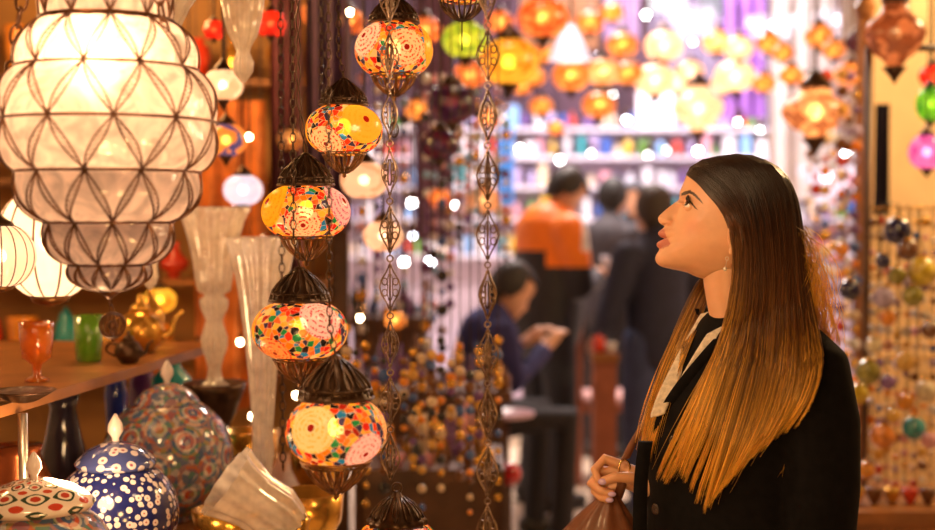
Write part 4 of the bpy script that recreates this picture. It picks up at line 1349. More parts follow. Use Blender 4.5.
def hang_crystal(label, px, py, d, prof, nf=12):
    c = P(px, py, d); o = thing('crystal_pendant', label, 'pendant', c); s = d/FPX
    m = MB(); m.lathe([(w*s, z*s) for w, z in prof], nf*6, rf=fl(nf,0.08), cap=False); m.build('glass', CRY, o)
    q = MB(); q.tube([(0,0,prof[-1][1]*s),(0,0,NEARTOP-c.z)], 0.002, 5); q.build('cord', CORD, o)
    k = MB(); k.lathe([(0.006,prof[-1][1]*s-0.004),(0.02,prof[-1][1]*s),(0.008,prof[-1][1]*s+0.02)], 16); k.build('cap', DKBRASS, o)
hang_crystal('scalloped crystal pendant hanging above the flower-shaped light', 243, 40, 2.8, [(2,-42),(9,-32),(10,-22),(6,-12),(8,-6),(14,6),(18,22),(20,40),(16,60)])
hang_crystal('large fluted crystal pendant just right of the big lantern, cut by the top', 166, 10, 2.6, [(2,-36),(8,-30),(14,-16),(22,2),(34,20),(44,40),(40,60)])
hang_crystal('short crystal pendant glinting behind the lantern bottom', 150, 268, 2.9, [(1,-22),(6,-16),(8,-8),(7,4),(11,16),(12,26),(8,34)])

# ---- on the shelf
def glass_mat(name, col): return clearglass(name, col, trans=0.5, diff=0.5)
def onshelf(px, d): c = P(px, 300, d); return (c.x, c.y, SH)
vessel('tumbler', 'amber glass tumbler on the shelf below the melon lamp', 'glass', onshelf(36,2.72), [(0.02,0),(0.026,0.003),(0.008,0.012),(0.010,0.035),(0.030,0.05),(0.034,0.085),(0.036,0.125),(0.034,0.125),(0.030,0.06)], glass_mat('amber_glass', (1.0,0.42,0.05)), closed=False)
vessel('tumbler', 'green glass tumbler on the shelf right of the amber one', 'glass', onshelf(88,3.1), [(0.026,0),(0.030,0.004),(0.033,0.05),(0.036,0.11),(0.033,0.11),(0.029,0.01)], glass_mat('green_glass', (0.40,0.80,0.10)), closed=False)
def teapot(label, loc, s, mt):
    o = thing('teapot', label, 'teapot', loc)
    m = MB(); m.lathe([(0.03*s,0),(0.035*s,0.006*s),(0.055*s,0.03*s),(0.06*s,0.055*s),(0.045*s,0.085*s),(0.025*s,0.10*s)], 32); m.build('body', mt, o)
    m = MB(); m.lathe([(0.027*s,0.099*s),(0.02*s,0.115*s),(0.006*s,0.122*s),(0.008*s,0.135*s),(0.002*s,0.142*s)], 20); m.build('lid', mt, o)
    m = MB(); m.tube(crv([(0.05*s,0,0.035*s),(0.075*s,0,0.05*s),(0.085*s,0,0.08*s),(0.105*s,0,0.1*s)],10), [0.011*s,0.010*s,0.009*s,0.008*s,0.007*s,0.006*s,0.006*s,0.005*s,0.005*s,0.005*s], 10); m.build('spout', mt, o)
    m = MB(); m.tube(crv([(-0.045*s,0,0.08*s),(-0.08*s,0,0.085*s),(-0.095*s,0,0.055*s),(-0.055*s,0,0.03*s)],12), 0.005*s, 8); m.build('handle', mt, o)
    return o
GILT = mat('gilt', (0.75,0.42,0.08), rough=0.22, metal=0.8, var=0.3)
teapot('gilt teapot on the far end of the shelf', onshelf(140,3.3), 1.05, GILT)
teapot('dark bronze teapot on the shelf beside the green glass', onshelf(128,3.05), 0.55, DKBRASS)
vessel('plate', 'small dark dish near the front end of the shelf', 'dish', onshelf(22,2.42), [(0.02,0),(0.03,0.004),(0.055,0.018),(0.06,0.022),(0.054,0.02)], DKBRASS)
vessel('incense_burner', 'gilt incense burner at the far tip of the shelf', 'burner', onshelf(150,3.5), [(0.03,0),(0.012,0.015),(0.012,0.03),(0.035,0.05),(0.04,0.075),(0.03,0.10),(0.012,0.125),(0.004,0.15)], GILT)

# ---- tilted gold-and-glass shade at the bottom
c = P(262, 512, 2.6)
o = thing('tilted_glass_shade', 'glass lamp shade lying tilted at the bottom left of the lowest mosaic lamp', 'lamp shade', (c.x, c.y, TT))
M = Matrix.Rotation(R(-52), 3, 'Y')@Matrix.Rotation(R(12), 3, 'X')
m = MB(); m.lathe([(0.03,-0.09),(0.045,-0.07),(0.06,-0.03),(0.058,0.02),(0.07,0.07),(0.078,0.09)], 72, (0,0,0.115), rf=fl(12,0.05), cap=False, M=M); m.build('glass_bell', CRY, o)
m = MB(); m.lathe([(0.005,-0.11),(0.035,-0.095),(0.038,-0.078),(0.03,-0.075)], 24, (0,0,0.115), M=M); m.build('neck_ring', GILT, o)
for i, (px, d, lab) in enumerate(((226,2.68,'squat gilt bowl beside the painted jars'),(308,2.75,'gilt bowl behind the tilted glass shade'),(250,3.42,'taller gilt bowl between the jar and the crystal trumpets'),(318,3.3,'gilt bowl at the right end of the display table'))):
    vessel('gilt_bowl', lab, 'bowl', at_table(px,d), [(0.03,0),(0.05,0.01),(0.07,0.05),(0.075,0.09+0.02*i),(0.065,0.09+0.02*i),(0.05,0.04)], GILT, closed=True)

# ---- wall and hangings behind the left shop
mb = MB(); mb.box((-1.22, 4.5, 1.31), (1.56, 0.10, 2.62)); struct('wall_back', mb, GOLDW)
mb = MB(); mb.box((-0.43, 4.42, 1.31), (0.05, 0.06, 2.62)); o = mb.build('wooden_post', DKWOOD, smooth=False); tag(o, 'dark wooden post behind the mosaic lamps holding up the shop roof', 'post')
def shelfboard(x0, x1, y, z, dep, label):
    m = MB(); m.box(((x0+x1)/2, y, z), (x1-x0, dep, 0.022)); o = m.build('shelf', WOOD, smooth=False); tag(o, label, 'shelf')
for z, lab in ((1.02,'lowest wooden shelf on the amber wall behind the crystal'),(1.33,'second wooden shelf up on the amber wall'),(1.66,'third wooden shelf up on the amber wall'),(1.98,'top wooden shelf on the amber wall')):
    shelfboard(-1.95, -0.46, 4.34, z, 0.22, lab)
WC = {'gilt':('gilt',(0.75,0.42,0.08)),'amber':('amber_ware',(0.85,0.30,0.03)),'red':('red_ware',(0.65,0.05,0.02)),'cream':('cream_ware',(0.80,0.62,0.42)),'brown':('brown_ware',(0.16,0.06,0.02)),'purple':('purple_ware',(0.18,0.08,0.28)),'blue':('blue_ware',(0.05,0.12,0.40)),'white':('white_ware',(0.8,0.78,0.8)),'teal':('teal_ware',(0.03,0.35,0.38)),'green':('green_ware',(0.15,0.35,0.06)),'yellow':('yellow_ware',(0.85,0.55,0.05)),'lilac':('lilac_ware',(0.50,0.42,0.68)),'pink':('pink_ware',(0.75,0.35,0.42)),'black':('black_ware',(0.02,0.02,0.025)),'sky':('sky_ware',(0.25,0.48,0.80))}
def ware(k):
    nm, c = WC[k]
    return mat(nm, c, rough=0.18, coat=0.4, metal=0.7 if k == 'gilt' else 0.0) if k != 'gilt' else GILT
SHAPES = {
 'vase': [(0.35,0),(0.42,0.06),(0.75,0.3),(1.0,0.55),(0.8,0.78),(0.35,0.9),(0.5,1.0)],
 'bowl': [(0.4,0),(0.45,0.08),(0.85,0.5),(1.0,0.95),(0.95,1.0)],
 'bottle': [(0.9,0),(1.0,0.05),(1.0,0.55),(0.7,0.68),(0.3,0.75),(0.28,0.95),(0.36,1.0)],
 'ewer': [(0.5,0),(0.3,0.1),(0.9,0.3),(1.0,0.45),(0.5,0.68),(0.3,0.85),(0.45,1.0)],
 'jar': [(0.6,0),(0.95,0.2),(1.0,0.5),(0.8,0.75),(0.55,0.8),(0.6,0.86),(0.2,0.95),(0.1,1.0)],
}
def simple_ware(shape, colk, loc, r, h, where, group):
    prof = [(a*r, b*h) for a, b in SHAPES[shape]]
    return vessel(shape, '%s %s %s' % (colk, shape, where), shape, loc, prof, ware(colk), n=16, group=group)
rs = random.Random(21)
WHERE = {1.02:'on the lowest shelf of the amber wall',1.33:'on the second shelf of the amber wall',1.66:'on the third shelf of the amber wall',1.98:'on the top shelf of the amber wall'}
for z in (1.02, 1.33, 1.66, 1.98):
    x = -1.85
    while x < -0.52:
        k = rs.choice(['gilt','gilt','amber','red','cream','brown','teal','amber','cream']); shp = rs.choice(list(SHAPES)); r = rs.uniform(0.03,0.055)
        simple_ware(shp, k, (x, 4.31, z+0.011), r, rs.uniform(0.10,0.22), WHERE[z], '%s %ss %s' % (k, shp, WHERE[z]))
        x += r*2 + rs.uniform(0.02,0.06)
# orange cloth hangings
def cloth(label, x0, x1, y, z0, z1, mt, name='hanging_cloth'):
    m = MB(); vs = []; n = 30; k = 8; th = 0.004
    for side in (0, 1):
        for i in range(n+1):
            for j in range(k+1):
                t = i/n; u = j/k
                vs.append((x0+(x1-x0)*t, y + 0.022*math.sin(t*19)*(0.4+0.6*(1-u)) + side*th, z0+(z1-z0)*u))
    fs = []
    o_ = (n+1)*(k+1)
    for i in range(n):
        for j in range(k):
            a = i*(k+1)+j; b = a+k+1
            fs.append((a,b,b+1,a+1)); fs.append((o_+a,o_+a+1,o_+b+1,o_+b))
    m.add(vs, fs); o = m.build(name, mt); tag(o, label, 'cloth'); return o
ORANGE = mat('orange_silk', (0.55,0.15,0.02), rough=0.6, var=0.3)
cloth('orange cloth hanging behind the knotted crystal trumpet', -0.84, -0.62, 4.0, 0.95, 1.9, ORANGE)
cloth('narrow dark plum cloth hanging behind the thin dark chains', -0.62, -0.52, 4.1, 1.3, 2.62, mat('wine_silk', (0.14,0.035,0.05), rough=0.6, var=0.3))
cloth('dark violet cloth hanging left of the topmost mosaic lamp', -0.50, -0.36, 4.05, 1.50, 2.62, mat('night_silk', (0.07,0.03,0.08), rough=0.6, var=0.3))

# small bare warm bulbs glinting in the left shop
FAIRY = emis('fairy_bulb', (1.0,0.74,0.42), 45)
for px, py, d, lab in ((252,416,3.7,'bare warm bulb low between the bronze bowl and the lowest mosaic lamp'),(240,342,3.9,'bare warm bulb between the two crystal trumpets'),(198,346,3.9,'bare warm bulb left of the knotted trumpet stem'),
    (314,500,3.6,'bare warm bulb under the lowest mosaic lamp'),(360,318,3.9,'bare warm bulb right of the fourth mosaic lamp'),(196,84,3.9,'bare warm bulb beside the big lantern, top'),(249,137,3.9,'bare warm bulb beside the orange and dark lamp'),
    (262,236,4.0,'bare warm bulb left of the middle mosaic lamp'),(212,318,4.0,'bare warm bulb behind the crystal stem'),(366,470,3.7,'bare warm bulb right of the lowest mosaic lamp'),(350,12,3.9,'bare warm bulb at the top edge beside the topmost mosaic lamp'),(296,395,4.0,'bare warm bulb left of the lowest mosaic lamp')):
    c = P(px,py,d); o = thing('bare_bulb', lab, 'light bulb', c)
    m = MB(); m.sphere((0,0,0), 0.0085, (1,1,1.2), 10, 8); m.build('glass', FAIRY, o)
    m = MB(); m.lathe([(0.006,0.008),(0.007,0.022),(0.003,0.03)], 10); m.build('socket', DKBRASS, o)
    m = MB(); m.tube([(0,0,0.028),(0,0,NEARTOP-c.z)], 0.0014, 4); m.build('cord', CORD, o)
# ================================================================ the market street
FLOORM = None
def floor_material():
    t = NT('stone_floor'); b = t.n('ShaderNodeBsdfPrincipled'); b.inputs['Roughness'].default_value = 0.35
    tc = t.n('ShaderNodeTexCoord'); br = t.n('ShaderNodeTexBrick', i_Scale=1.6)
    br.inputs['Color1'].default_value = (0.78,0.62,0.46,1); br.inputs['Color2'].default_value = (0.68,0.53,0.38,1); br.inputs['Mortar'].default_value = (0.2,0.14,0.10,1)
    br.inputs['Mortar Size'].default_value = 0.01
    t.l(tc.outputs['Object'], br.inputs['Vector']); t.l(br.outputs[0], b.inputs['Base Color'])
    return t.done(b.outputs[0])
mb = MB(); mb.box((0.55,6.25,-0.05),(6.6,18.5,0.1)); struct('floor', mb, floor_material())
PLASTER = mat('plaster', (0.62,0.52,0.46), rough=0.85, var=0.12, scale=4)
PALEW = mat('pale_lilac_wall', (0.56,0.48,0.60), rough=0.8, var=0.10, scale=3)
mb = MB(); mb.box((0.55,6.25,CEIL+0.05),(6.6,18.5,0.1)); struct('ceiling', mb, mat('dim_ceiling', (0.25,0.17,0.12), rough=0.9))
mb = MB(); mb.box((-2.65,6.25,CEIL/2),(0.1,18.5,CEIL)); struct('wall_left', mb, PLASTER)
mb = MB(); mb.box((3.75,6.25,CEIL/2),(0.1,18.5,CEIL)); struct('wall_right', mb, PLASTER)
mb = MB(); mb.box((0.55,15.45,CEIL/2),(6.6,0.1,CEIL)); struct('wall_far', mb, PALEW)
mb = MB(); mb.box((0.55,-2.95,CEIL/2),(6.6,0.1,CEIL)); struct('wall_front', mb, mat('front_wall', (0.5,0.3,0.16), rough=0.85))
# low wooden roof of the lamp shop, everything close hangs from it
mb = MB(); mb.box((-0.55, 1.9, NEARTOP+0.03), (4.1, 5.4, 0.06)); struct('trim_1', mb, DKWOOD)

# ---------------------------------------------------------------- lamps further down the street
CAPB = DKBRASS
PLACED = []; PLB = []
def hang_lamp(kind, label, px, py, r_px, d, colk, bs=40, ratio=0.8, group=None, cap=True, tail=0.35, top=CEIL):
    """globe on a cord: kinds globe, tiered, cone, star"""
    while any(math.hypot(P(px,py,d).x-q[0], d-q[1]) < (q[2]+r_px*d/FPX)*1.03 for q in PLACED): d += 0.06
    c = P(px, py, d); s = d/FPX; r = r_px*s; PLACED.append((c.x, d, r))
    nm, col, col2, pat, glow = LC[colk]
    mt = litglass('lampglass_'+nm, col, glow=glow*0.5, trans=0.26, pat=pat, scale=34.0, col2=col2)
    name = {'globe':'hanging_lamp','tiered':'tiered_lamp','cone':'cone_lamp','drum':'drum_lamp'}[kind]
    o = thing(name, label, 'lamp', c, group)
    h = r*ratio; g = MB()
    if kind == 'globe':
        prof = [(r*math.cos(R(a))**0.9, h*math.sin(R(a))) for a in range(-72, 73, 12)]; rt, rb = h*0.95, -h*0.95
    elif kind == 'tiered':
        prof = [(r*a, h*b) for a, b in ((0.16,-1.0),(0.30,-0.86),(0.42,-0.70),(0.60,-0.62),(0.90,-0.25),(1.0,0.0),(0.92,0.28),(0.62,0.5),(0.50,0.60),(0.44,0.8),(0.3,0.95))]; rt, rb = h*0.95, -h
    elif kind == 'drum':
        prof = [(r*a, h*b) for a, b in ((0.5,-1.0),(0.8,-0.9),(0.85,-0.3),(1.0,-0.2),(1.0,0.2),(0.85,0.3),(0.8,0.9),(0.5,1.0))]; rt, rb = h, -h
    else:
        prof = [(r*a, h*b) for a, b in ((1.0,-1.0),(0.95,-0.9),(0.7,-0.2),(0.45,0.4),(0.25,0.9),(0.15,1.0))]; rt, rb = h, -h*0.9
    g.lathe(prof, 20, cap=False); g.build('globe' if kind == 'globe' else 'shade', mt, o)
    b = MB(); b.sphere((0,0,0), r*0.23, nu=10, nv=8); b.build('bulb', emis('bulb_%s_%d' % (nm[:4], bs), BW.get(colk, (1.0,0.66,0.36)), bs*0.50), o)
    if cap:
        k = MB(); k.lathe([(r*0.46,rt-r*0.08),(r*0.48,rt+r*0.02),(r*0.34,rt+r*0.2),(r*0.12,rt+r*0.42),(r*0.05,rt+r*0.55)], 16); k.build('cap', CAPB, o)
        if tail: 
            k = MB(); k.lathe([(r*0.03,rb-r*(tail+0.14)),(r*0.10,rb-r*tail),(r*0.22,rb-r*tail*0.5),(r*0.42,rb+r*0.05)], 14); k.build('finial', CAPB, o)
    q = MB(); q.tube([(0,0,rt+r*0.3),(0,0,top-c.z)], 0.003, 4); q.build('cord', CORD, o)
    return o
BW = {'cream':(1.0,0.78,0.55),'white':(0.9,0.88,1.0),'pink':(1.0,0.6,0.6)}
LC = {  # name, colour, second colour, share of second, glow
 'gold':('gold',(0.92,0.44,0.12),(0.55,0.20,0.04),0.45,0.30),
 'orange':('orange',(0.95,0.36,0.10),(0.6,0.14,0.03),0.4,0.28),
 'cream':('cream',(1.0,0.72,0.50),(0.9,0.52,0.32),0.4,0.40),
 'white':('white',(0.95,0.90,1.0),(0.85,0.80,0.95),0.3,0.55),
 'yellow':('yellow',(0.95,0.58,0.06),(0.8,0.32,0.02),0.25,0.30),
 'lime':('lime',(0.75,0.85,0.08),(0.4,0.6,0.05),0.3,0.30),
 'bronze':('bronze',(0.80,0.42,0.20),(0.35,0.14,0.06),0.5,0.18),
 'wine':('wine',(0.30,0.05,0.10),(0.10,0.02,0.12),0.5,0.05),
 'red':('red',(0.95,0.06,0.02),(0.6,0.02,0.01),0.3,0.30),
 'pink':('pink',(0.85,0.25,0.55),(0.50,0.08,0.35),0.4,0.35),
 'green':('green',(0.25,0.65,0.04),(0.08,0.35,0.03),0.4,0.25),
 'multi':('multi',(1.0,0.45,0.10),(0.10,0.10,0.45),0.35,0.12),
 'peach':('peach',(1.0,0.62,0.36),(0.8,0.38,0.15),0.35,0.22),
}
def L(kind, px, py, r, d, col, label, bs=40, **kw): return hang_lamp(kind, label, px, py, r, d, col, bs, **kw)
# over the left shop
L('globe',223,85,20,3.3,'cream','flower-patterned cream lamp glowing right of the big lantern',45,top=NEARTOP)
L('globe',226,140,21,3.5,'multi','orange and dark mosaic lamp below the flower-patterned cream one',38,top=NEARTOP)
L('globe',243,190,20,3.6,'white','small milky globe lamp above the crystal trumpets',16,top=NEARTOP)
L('drum',214,30,11,3.6,'red','small red drum lamp between the two crystal pendants',30,top=NEARTOP)
L('drum',271,24,15,3.5,'red','bright red drum lamp right of the scalloped crystal pendant',34,top=NEARTOP)
L('globe',364,180,24,3.3,'cream','plain cream globe lamp behind the second mosaic lamp',22,top=NEARTOP,tail=0)
L('globe',383,236,20,3.5,'cream','smaller cream globe lamp below right of the plain cream one',30,top=NEARTOP,tail=0)
L('globe',290,140,14,4.1,'gold','golden lamp low behind the dark chains, left of the second mosaic lamp',50,top=NEARTOP)
L('globe',350,22,16,4.1,'orange','orange lamp glowing left of the topmost mosaic lamp',50,top=NEARTOP)
L('globe',190,150,12,4.1,'orange','orange lamp peeping out behind the right edge of the big lantern',40,top=NEARTOP)
L('globe',318,14,17,4.2,'orange','orange lamp at the top edge between the hanging chains',50,top=NEARTOP)
L('globe',160,300,16,4.1,'yellow','yellow lamp low on the amber wall under the big lantern',55,top=NEARTOP)
L('globe',262,330,15,4.15,'gold','golden lamp low behind the wide crystal trumpet',55,top=NEARTOP)
L('globe',395,320,12,4.2,'gold','golden lamp low behind the left ornate chain',40,top=NEARTOP)
# upper middle cluster
L('globe',465,40,23,4.4,'lime','lime green globe lamp just under the spidery bronze cup',26)
L('globe',509,62,30,5.0,'yellow','big yellow-orange globe lamp right of the taller ornate chain',34)
L('globe',543,18,26,5.2,'orange','large orange mosaic lamp at the top edge, centre',42)
L('cone',570,42,22,5.6,'white','white frosted cone lamp beside the large orange mosaic lamp',10,cap=False)
L('globe',452,104,25,4.3,'wine','dark red and violet lamp left of the taller ornate chain',5)
L('globe',440,145,19,4.0,'wine','dark plum lamp below the red and violet one',4)
L('globe',470,75,17,4.8,'orange','orange lamp tucked below the lime green globe',34)
L('globe',484,200,17,4.6,'peach','peach lamp shade hanging low behind the taller ornate chain',14)
L('globe',440,198,12,5.0,'orange','small orange lamp over the purple goods left of centre',22)
L('globe',425,30,17,4.8,'orange','orange lamp between the topmost mosaic lamp and the lime globe',36)
L('globe',418,110,14,5.2,'gold','golden lamp just below right of the topmost mosaic lamp',40)
GC = 'golden lamps of the hanging cluster'
for qi, (px,py,r,d,col,lab) in enumerate((
 (534,77,12,6.2,'gold','gold lamp under the orange mosaic lamp, upper of two in a column'),
 (522,87,10,6.6,'gold','small gold lamp diagonally left of the upper one in the column'),
 (541,106,12,6.2,'gold','gold lamp at the foot of the column, just above the pale shop goods'),
 (542,54,12,6.8,'gold','gold lamp directly under the large orange mosaic lamp'),
 (571,76,19,6.4,'gold','wide gold lamp between the column and the round cream-orange lamp'),
 (603,72,17,6.8,'peach','peach lamp left of the pair of pale ones'),
 (628,73,15,7.0,'gold','round gold lamp right of the peach lamp'),
 (599,105,17,6.6,'gold','lowest gold lamp of the middle cluster, with a flat round body'),
 (622,45,16,7.2,'gold','bright gold lamp above the round gold and peach ones'),
 (655,80,20,7.0,'cream','large cream lamp right of the round gold lamp'),
 (664,46,19,7.4,'cream','pale cream lamp above the large cream one'),
 (677,83,13,7.6,'cream','small cream lamp touching the large cream one on the right'),
 (590,22,14,7.0,'orange','orange lamp near the top edge, centre right'),
 (500,22,14,6.2,'orange','orange lamp at the top beside the taller ornate chain'),
 (612,12,12,7.6,'gold','gold lamp cut by the top edge above the bright gold one'),
 (490,118,11,6.0,'orange','small orange lamp behind the taller ornate chain, below the yellow globe'),
 (556,128,9,7.2,'gold','tiny gold lamp over the pale shop goods'),
 (717,42,15,7.2,'peach','peach lamp left of the pair over the woman\'s head'),
 (739,48,15,7.4,'cream','cream lamp right beside the peach one over the woman'),
 (735,76,20,7.0,'cream','pale round lamp over the woman, above the violet cloth'),
 (690,72,14,7.6,'cream','pale lamp between the small cream one and the tiered one'),
 (724,84,13,7.8,'cream','faint cream lamp crowding the pale round one'),
 (769,43,13,6.4,'gold','gold lamp, upper left of the diamond of four over the woman'),
 (783,53,11,6.6,'gold','gold lamp, right of the upper left one in the diamond'),
 (764,83,12,6.4,'gold','gold lamp, lower left of the diamond of four'),
 (791,75,12,6.2,'gold','gold lamp in the middle right of the diamond'),
 (806,82,9,6.8,'gold','smallest gold lamp just above the bronze tiered one'),
 (819,36,15,6.0,'gold','bright gold lamp of the right-hand trio, top left'),
 (834,50,12,6.2,'gold','gold lamp of the right-hand trio, middle'),
 (849,74,15,6.0,'gold','gold lamp of the right-hand trio, lowest with a dark tip'))):
    L('globe',px,py,r,d+0.14*((qi*7)%5-2),col,lab,46 if col != 'cream' else 40,group=GC if col == 'gold' else None)
L('tiered',698,108,26,6.6,'cream','large pale tiered lamp hanging over the woman\'s forehead',36,ratio=0.95)
L('tiered',815,112,34,5.0,'bronze','large bronze tiered lamp right of the woman\'s crown',60,ratio=0.80)
L('tiered',895,34,30,4.2,'bronze','tall brown tiered lamp at the upper right, hardly lit',4,ratio=1.15)
L('globe',858,42,13,5.4,'wine','dark lamp between the gold trio and the brown tiered lamp',3)
L('globe',927,152,18,4.6,'pink','pink lamp at the right edge under the green one',44,ratio=1.0)
L('globe',931,104,15,4.6,'green','green lamp at the right edge above the pink one',30,ratio=1.2)
L('globe',933,76,14,4.8,'red','red lamp at the right edge, topmost of three',34)
# crystal chandeliers, white hot
def chandelier(label, px, py, d, r_px, tiers):
    c = P(px, py, d); s = d/FPX; r = r_px*s
    o = thing('chandelier', label, 'chandelier', c)
    for i in range(tiers):
        rr = r*(1-0.22*i); z = -i*r*0.42
        m = MB(); m.torus((0,0,z), rr, r*0.03, n=28, m=5)
        for j in range(20):
            a = 2*PI*j/20
            m.sphere((rr*math.cos(a), rr*math.sin(a), z-r*0.14), r*0.07, (1,1,1.8), 6, 5)
            m.sphere((rr*math.cos(a), rr*math.sin(a), z+r*0.10), r*0.05, nu=6, nv=5)
        m.build('crystal_tier', litglass('chandelier_glass', (0.95,0.92,1.0), glow=0.25, trans=0.3), o)
    b = MB(); b.sphere((0,0,-r*0.3), r*0.22, nu=10, nv=8); b.build('bulb', emis('bulb_chand', (0.95,0.9,1.0), 7), o)
    q = MB(); q.tube([(0,0,-r*0.4),(0,0,CEIL-c.z)], 0.004, 5); q.build('stem', DKBRASS, o)
chandelier('bright crystal chandelier at the top, over the woman', 772, 20, 8.1, 24, 4)
chandelier('second crystal chandelier at the top, beyond the brown tiered lamp\'s left', 838, 14, 8.0, 22, 3)
chandelier('white crystal chandelier hanging low behind the woman\'s hair', 826, 168, 7.0, 26, 4)
chandelier('crystal chandelier at the top edge over the pale cream lamps', 690, 12, 9.5, 22, 3)

# bare bright spots far off
def spot(px, py, d, r, s=26, col=(1.0,0.95,0.9), grp='bright white spot lamps far down the street'):
    c = P(px, py, d); m = MB(); m.sphere((0,0,0), r, nu=10, nv=8)
    o = m.build('spot_lamp', emis('spot_%d_%d' % (s, round(col[2]*100)), col, s), loc=c)
    return o
SPOTS = [(627,120,11,'small bright white spot lamp above the dark-jacketed man'),(648,155,10.5,'large bright white spot lamp beside the woman\'s forehead'),(591,153,11,'bright spot lamp over the orange hood'),(520,149,11,'bright spot lamp low over the blue panel'),
 (599,55,12,'bluish spot lamp right of the white cone lamp'),(738,122,9,'bright white spot lamp close over the woman\'s crown'),(698,151,9.5,'bright spot lamp at the woman\'s hairline'),(781,112,9,'tiny spot lamp left of the bronze tiered lamp, lower'),
 (789,91,9,'tiny spot lamp left of the bronze tiered lamp, upper'),(646,15,12,'white spot lamp by the white window at the top'),(693,42,11,'white spot lamp over the tiered cream lamp'),(745,20,11,'white spot lamp at the top over the cream lamps'),
 (846,154,9,'white spot lamp by the dark banner'),(441,76,8,'spot lamp right of the topmost mosaic lamp'),(421,87,8,'bluish spot lamp under the topmost mosaic lamp'),(412,203,8,'warm spot lamp between the ornate chains, upper'),
 (413,236,8,'warm spot lamp between the ornate chains, second'),(424,218,8.5,'pale spot lamp just right of the warm ones'),(404,262,8.5,'pale spot lamp between the chains, lowest'),(455,205,9,'pale spot lamp behind the taller chain'),
 (674,118,12,'dim white spot lamp right of the paper sign'),(560,160,11,'white spot lamp over the pale shop goods'),(500,165,10,'white spot lamp by the blue panel'),(613,95,12,'small white spot lamp among the gold cluster'),
 (430,262,8.5,'pale spot lamp over the purple goods'),(760,130,11,'pale spot lamp in the violet cloth'),(667,150,12,'faint white spot lamp above the nearest dark jacket'),(540,150,12,'faint white spot lamp on the shop ceiling')]
for i, (px, py, d, lab) in enumerate(SPOTS):
    o = spot(px, py, d, 0.011 if i % 3 else 0.018, 26 if i % 3 else 40, (1.0,0.97,0.92) if i % 4 else (0.85,0.88,1.0))
    tag(o, lab, 'spot lamp')
    c = Vector(o.location); 
    k = MB(); k.lathe([(0.034,0.0),(0.036,0.05),(0.02,0.07)], 12); k.build('housing', DKBRASS, o, loc=(0,0,0.02))
    k = MB(); k.tube([(0,0,0.08),(0,0,CEIL-c.z)], 0.003, 4); k.build('cord', CORD, o)

# ---------------------------------------------------------------- far shop, bright and pale
FY = 12.0
def fx(px, d=FY): return P(px, 215, d).x
def fz(py, d=FY): return P(467, py, d).z
mb = MB(); mb.box(((fx(330)+fx(900))/2, FY+0.3, fz(126)/2), (fx(900)-fx(330), 0.1, fz(126))); struct('wall_shop', mb, PALEW)
mb = MB(); mb.box(((fx(330)+fx(652))/2, FY+0.25, (fz(126)+CEIL)/2), (fx(652)-fx(330), 0.2, CEIL-fz(126))); struct('trim_2', mb, mat('plum_fascia', (0.06,0.025,0.035), rough=0.8, var=0.3, scale=3))
mb = MB(); mb.box(((fx(652)+fx(900))/2, FY+0.25, (fz(126)+CEIL)/2), (fx(900)-fx(652), 0.2, CEIL-fz(126))); struct('trim_3', mb, mat('pale_fascia', (0.24,0.19,0.26), rough=0.8, var=0.3, scale=3))
SHOPW = mat('white_shelving', (0.82,0.76,0.82), rough=0.5)
sid = 0
shelfrows = [(130,'top'),(158,'second'),(188,'third'),(220,'fourth'),(256,'lowest')]
for py, nm in shelfrows:
    z = fz(py); m = MB(); m.box(((fx(345)+fx(870))/2, FY+0.08, z), (fx(870)-fx(345), 0.34, 0.03)); o = m.build('shop_shelf', SHOPW, smooth=False)
    tag(o, '%s white shelf of the pale shop at the end of the street' % nm, 'shelf')
rs = random.Random(5)
def boxware(label, loc, sx, sz, colk, group):
    m = MB(); m.box((0,0,sz/2), (sx,0.14,sz)); m.box((0,-0.071,sz*0.55), (sx*0.7,0.004,sz*0.4))
    o = m.build('box', ware(colk), loc=loc, smooth=False); tag(o, label, 'box', group)
for (py, nm) in shelfrows:
    x = fx(350); z = fz(py)+0.016
    while x < fx(862):
        pxl = 467.5 + x/FY*FPX
        k = rs.choice(['white','white','lilac','sky','white','lilac','pink','cream','purple','white','blue','red','yellow','green','teal'])
        w = rs.uniform(0.05,0.10); h = rs.uniform(0.10,0.21)
        if rs.random() < 0.5:
            g = '%s boxes on the %s shelf of the far shop' % (k, nm); boxware('%s box on the %s white shelf of the far shop' % (k, nm), (x+w/2, FY, z), w, h, k, g)
        else:
            shp = rs.choice(['bottle','jar','vase']); g = '%s %ss on the %s shelf of the far shop' % (k, shp, nm)
            simple_ware(shp, k, (x+w/2, FY, z), w/2, h, 'on the %s white shelf of the far shop' % nm, g)
        x += w + rs.uniform(0.01,0.07)
def panel(name, label, cat, px0, py0, px1, py1, d, mt, th=0.03, group=None):
    a = P(px0, py1, d); b = P(px1, py0, d); m = MB(); m.box((0,0,0), (b.x-a.x, th, b.z-a.z))
    o = m.build(name, mt, loc=((a.x+b.x)/2, d, (a.z+b.z)/2), smooth=False)
    if cat: tag(o, label, cat, group)
    return o
def hung(o, x=0.0):
    h = o.dimensions.z/2
    m = MB(); q = CEIL - o.location.z
    bb = max(v.co.z for v in o.data.vertices)
    m.tube([(0,0,bb),(0,0,q)], 0.003, 4); m.build('cord', CORD, o); return o
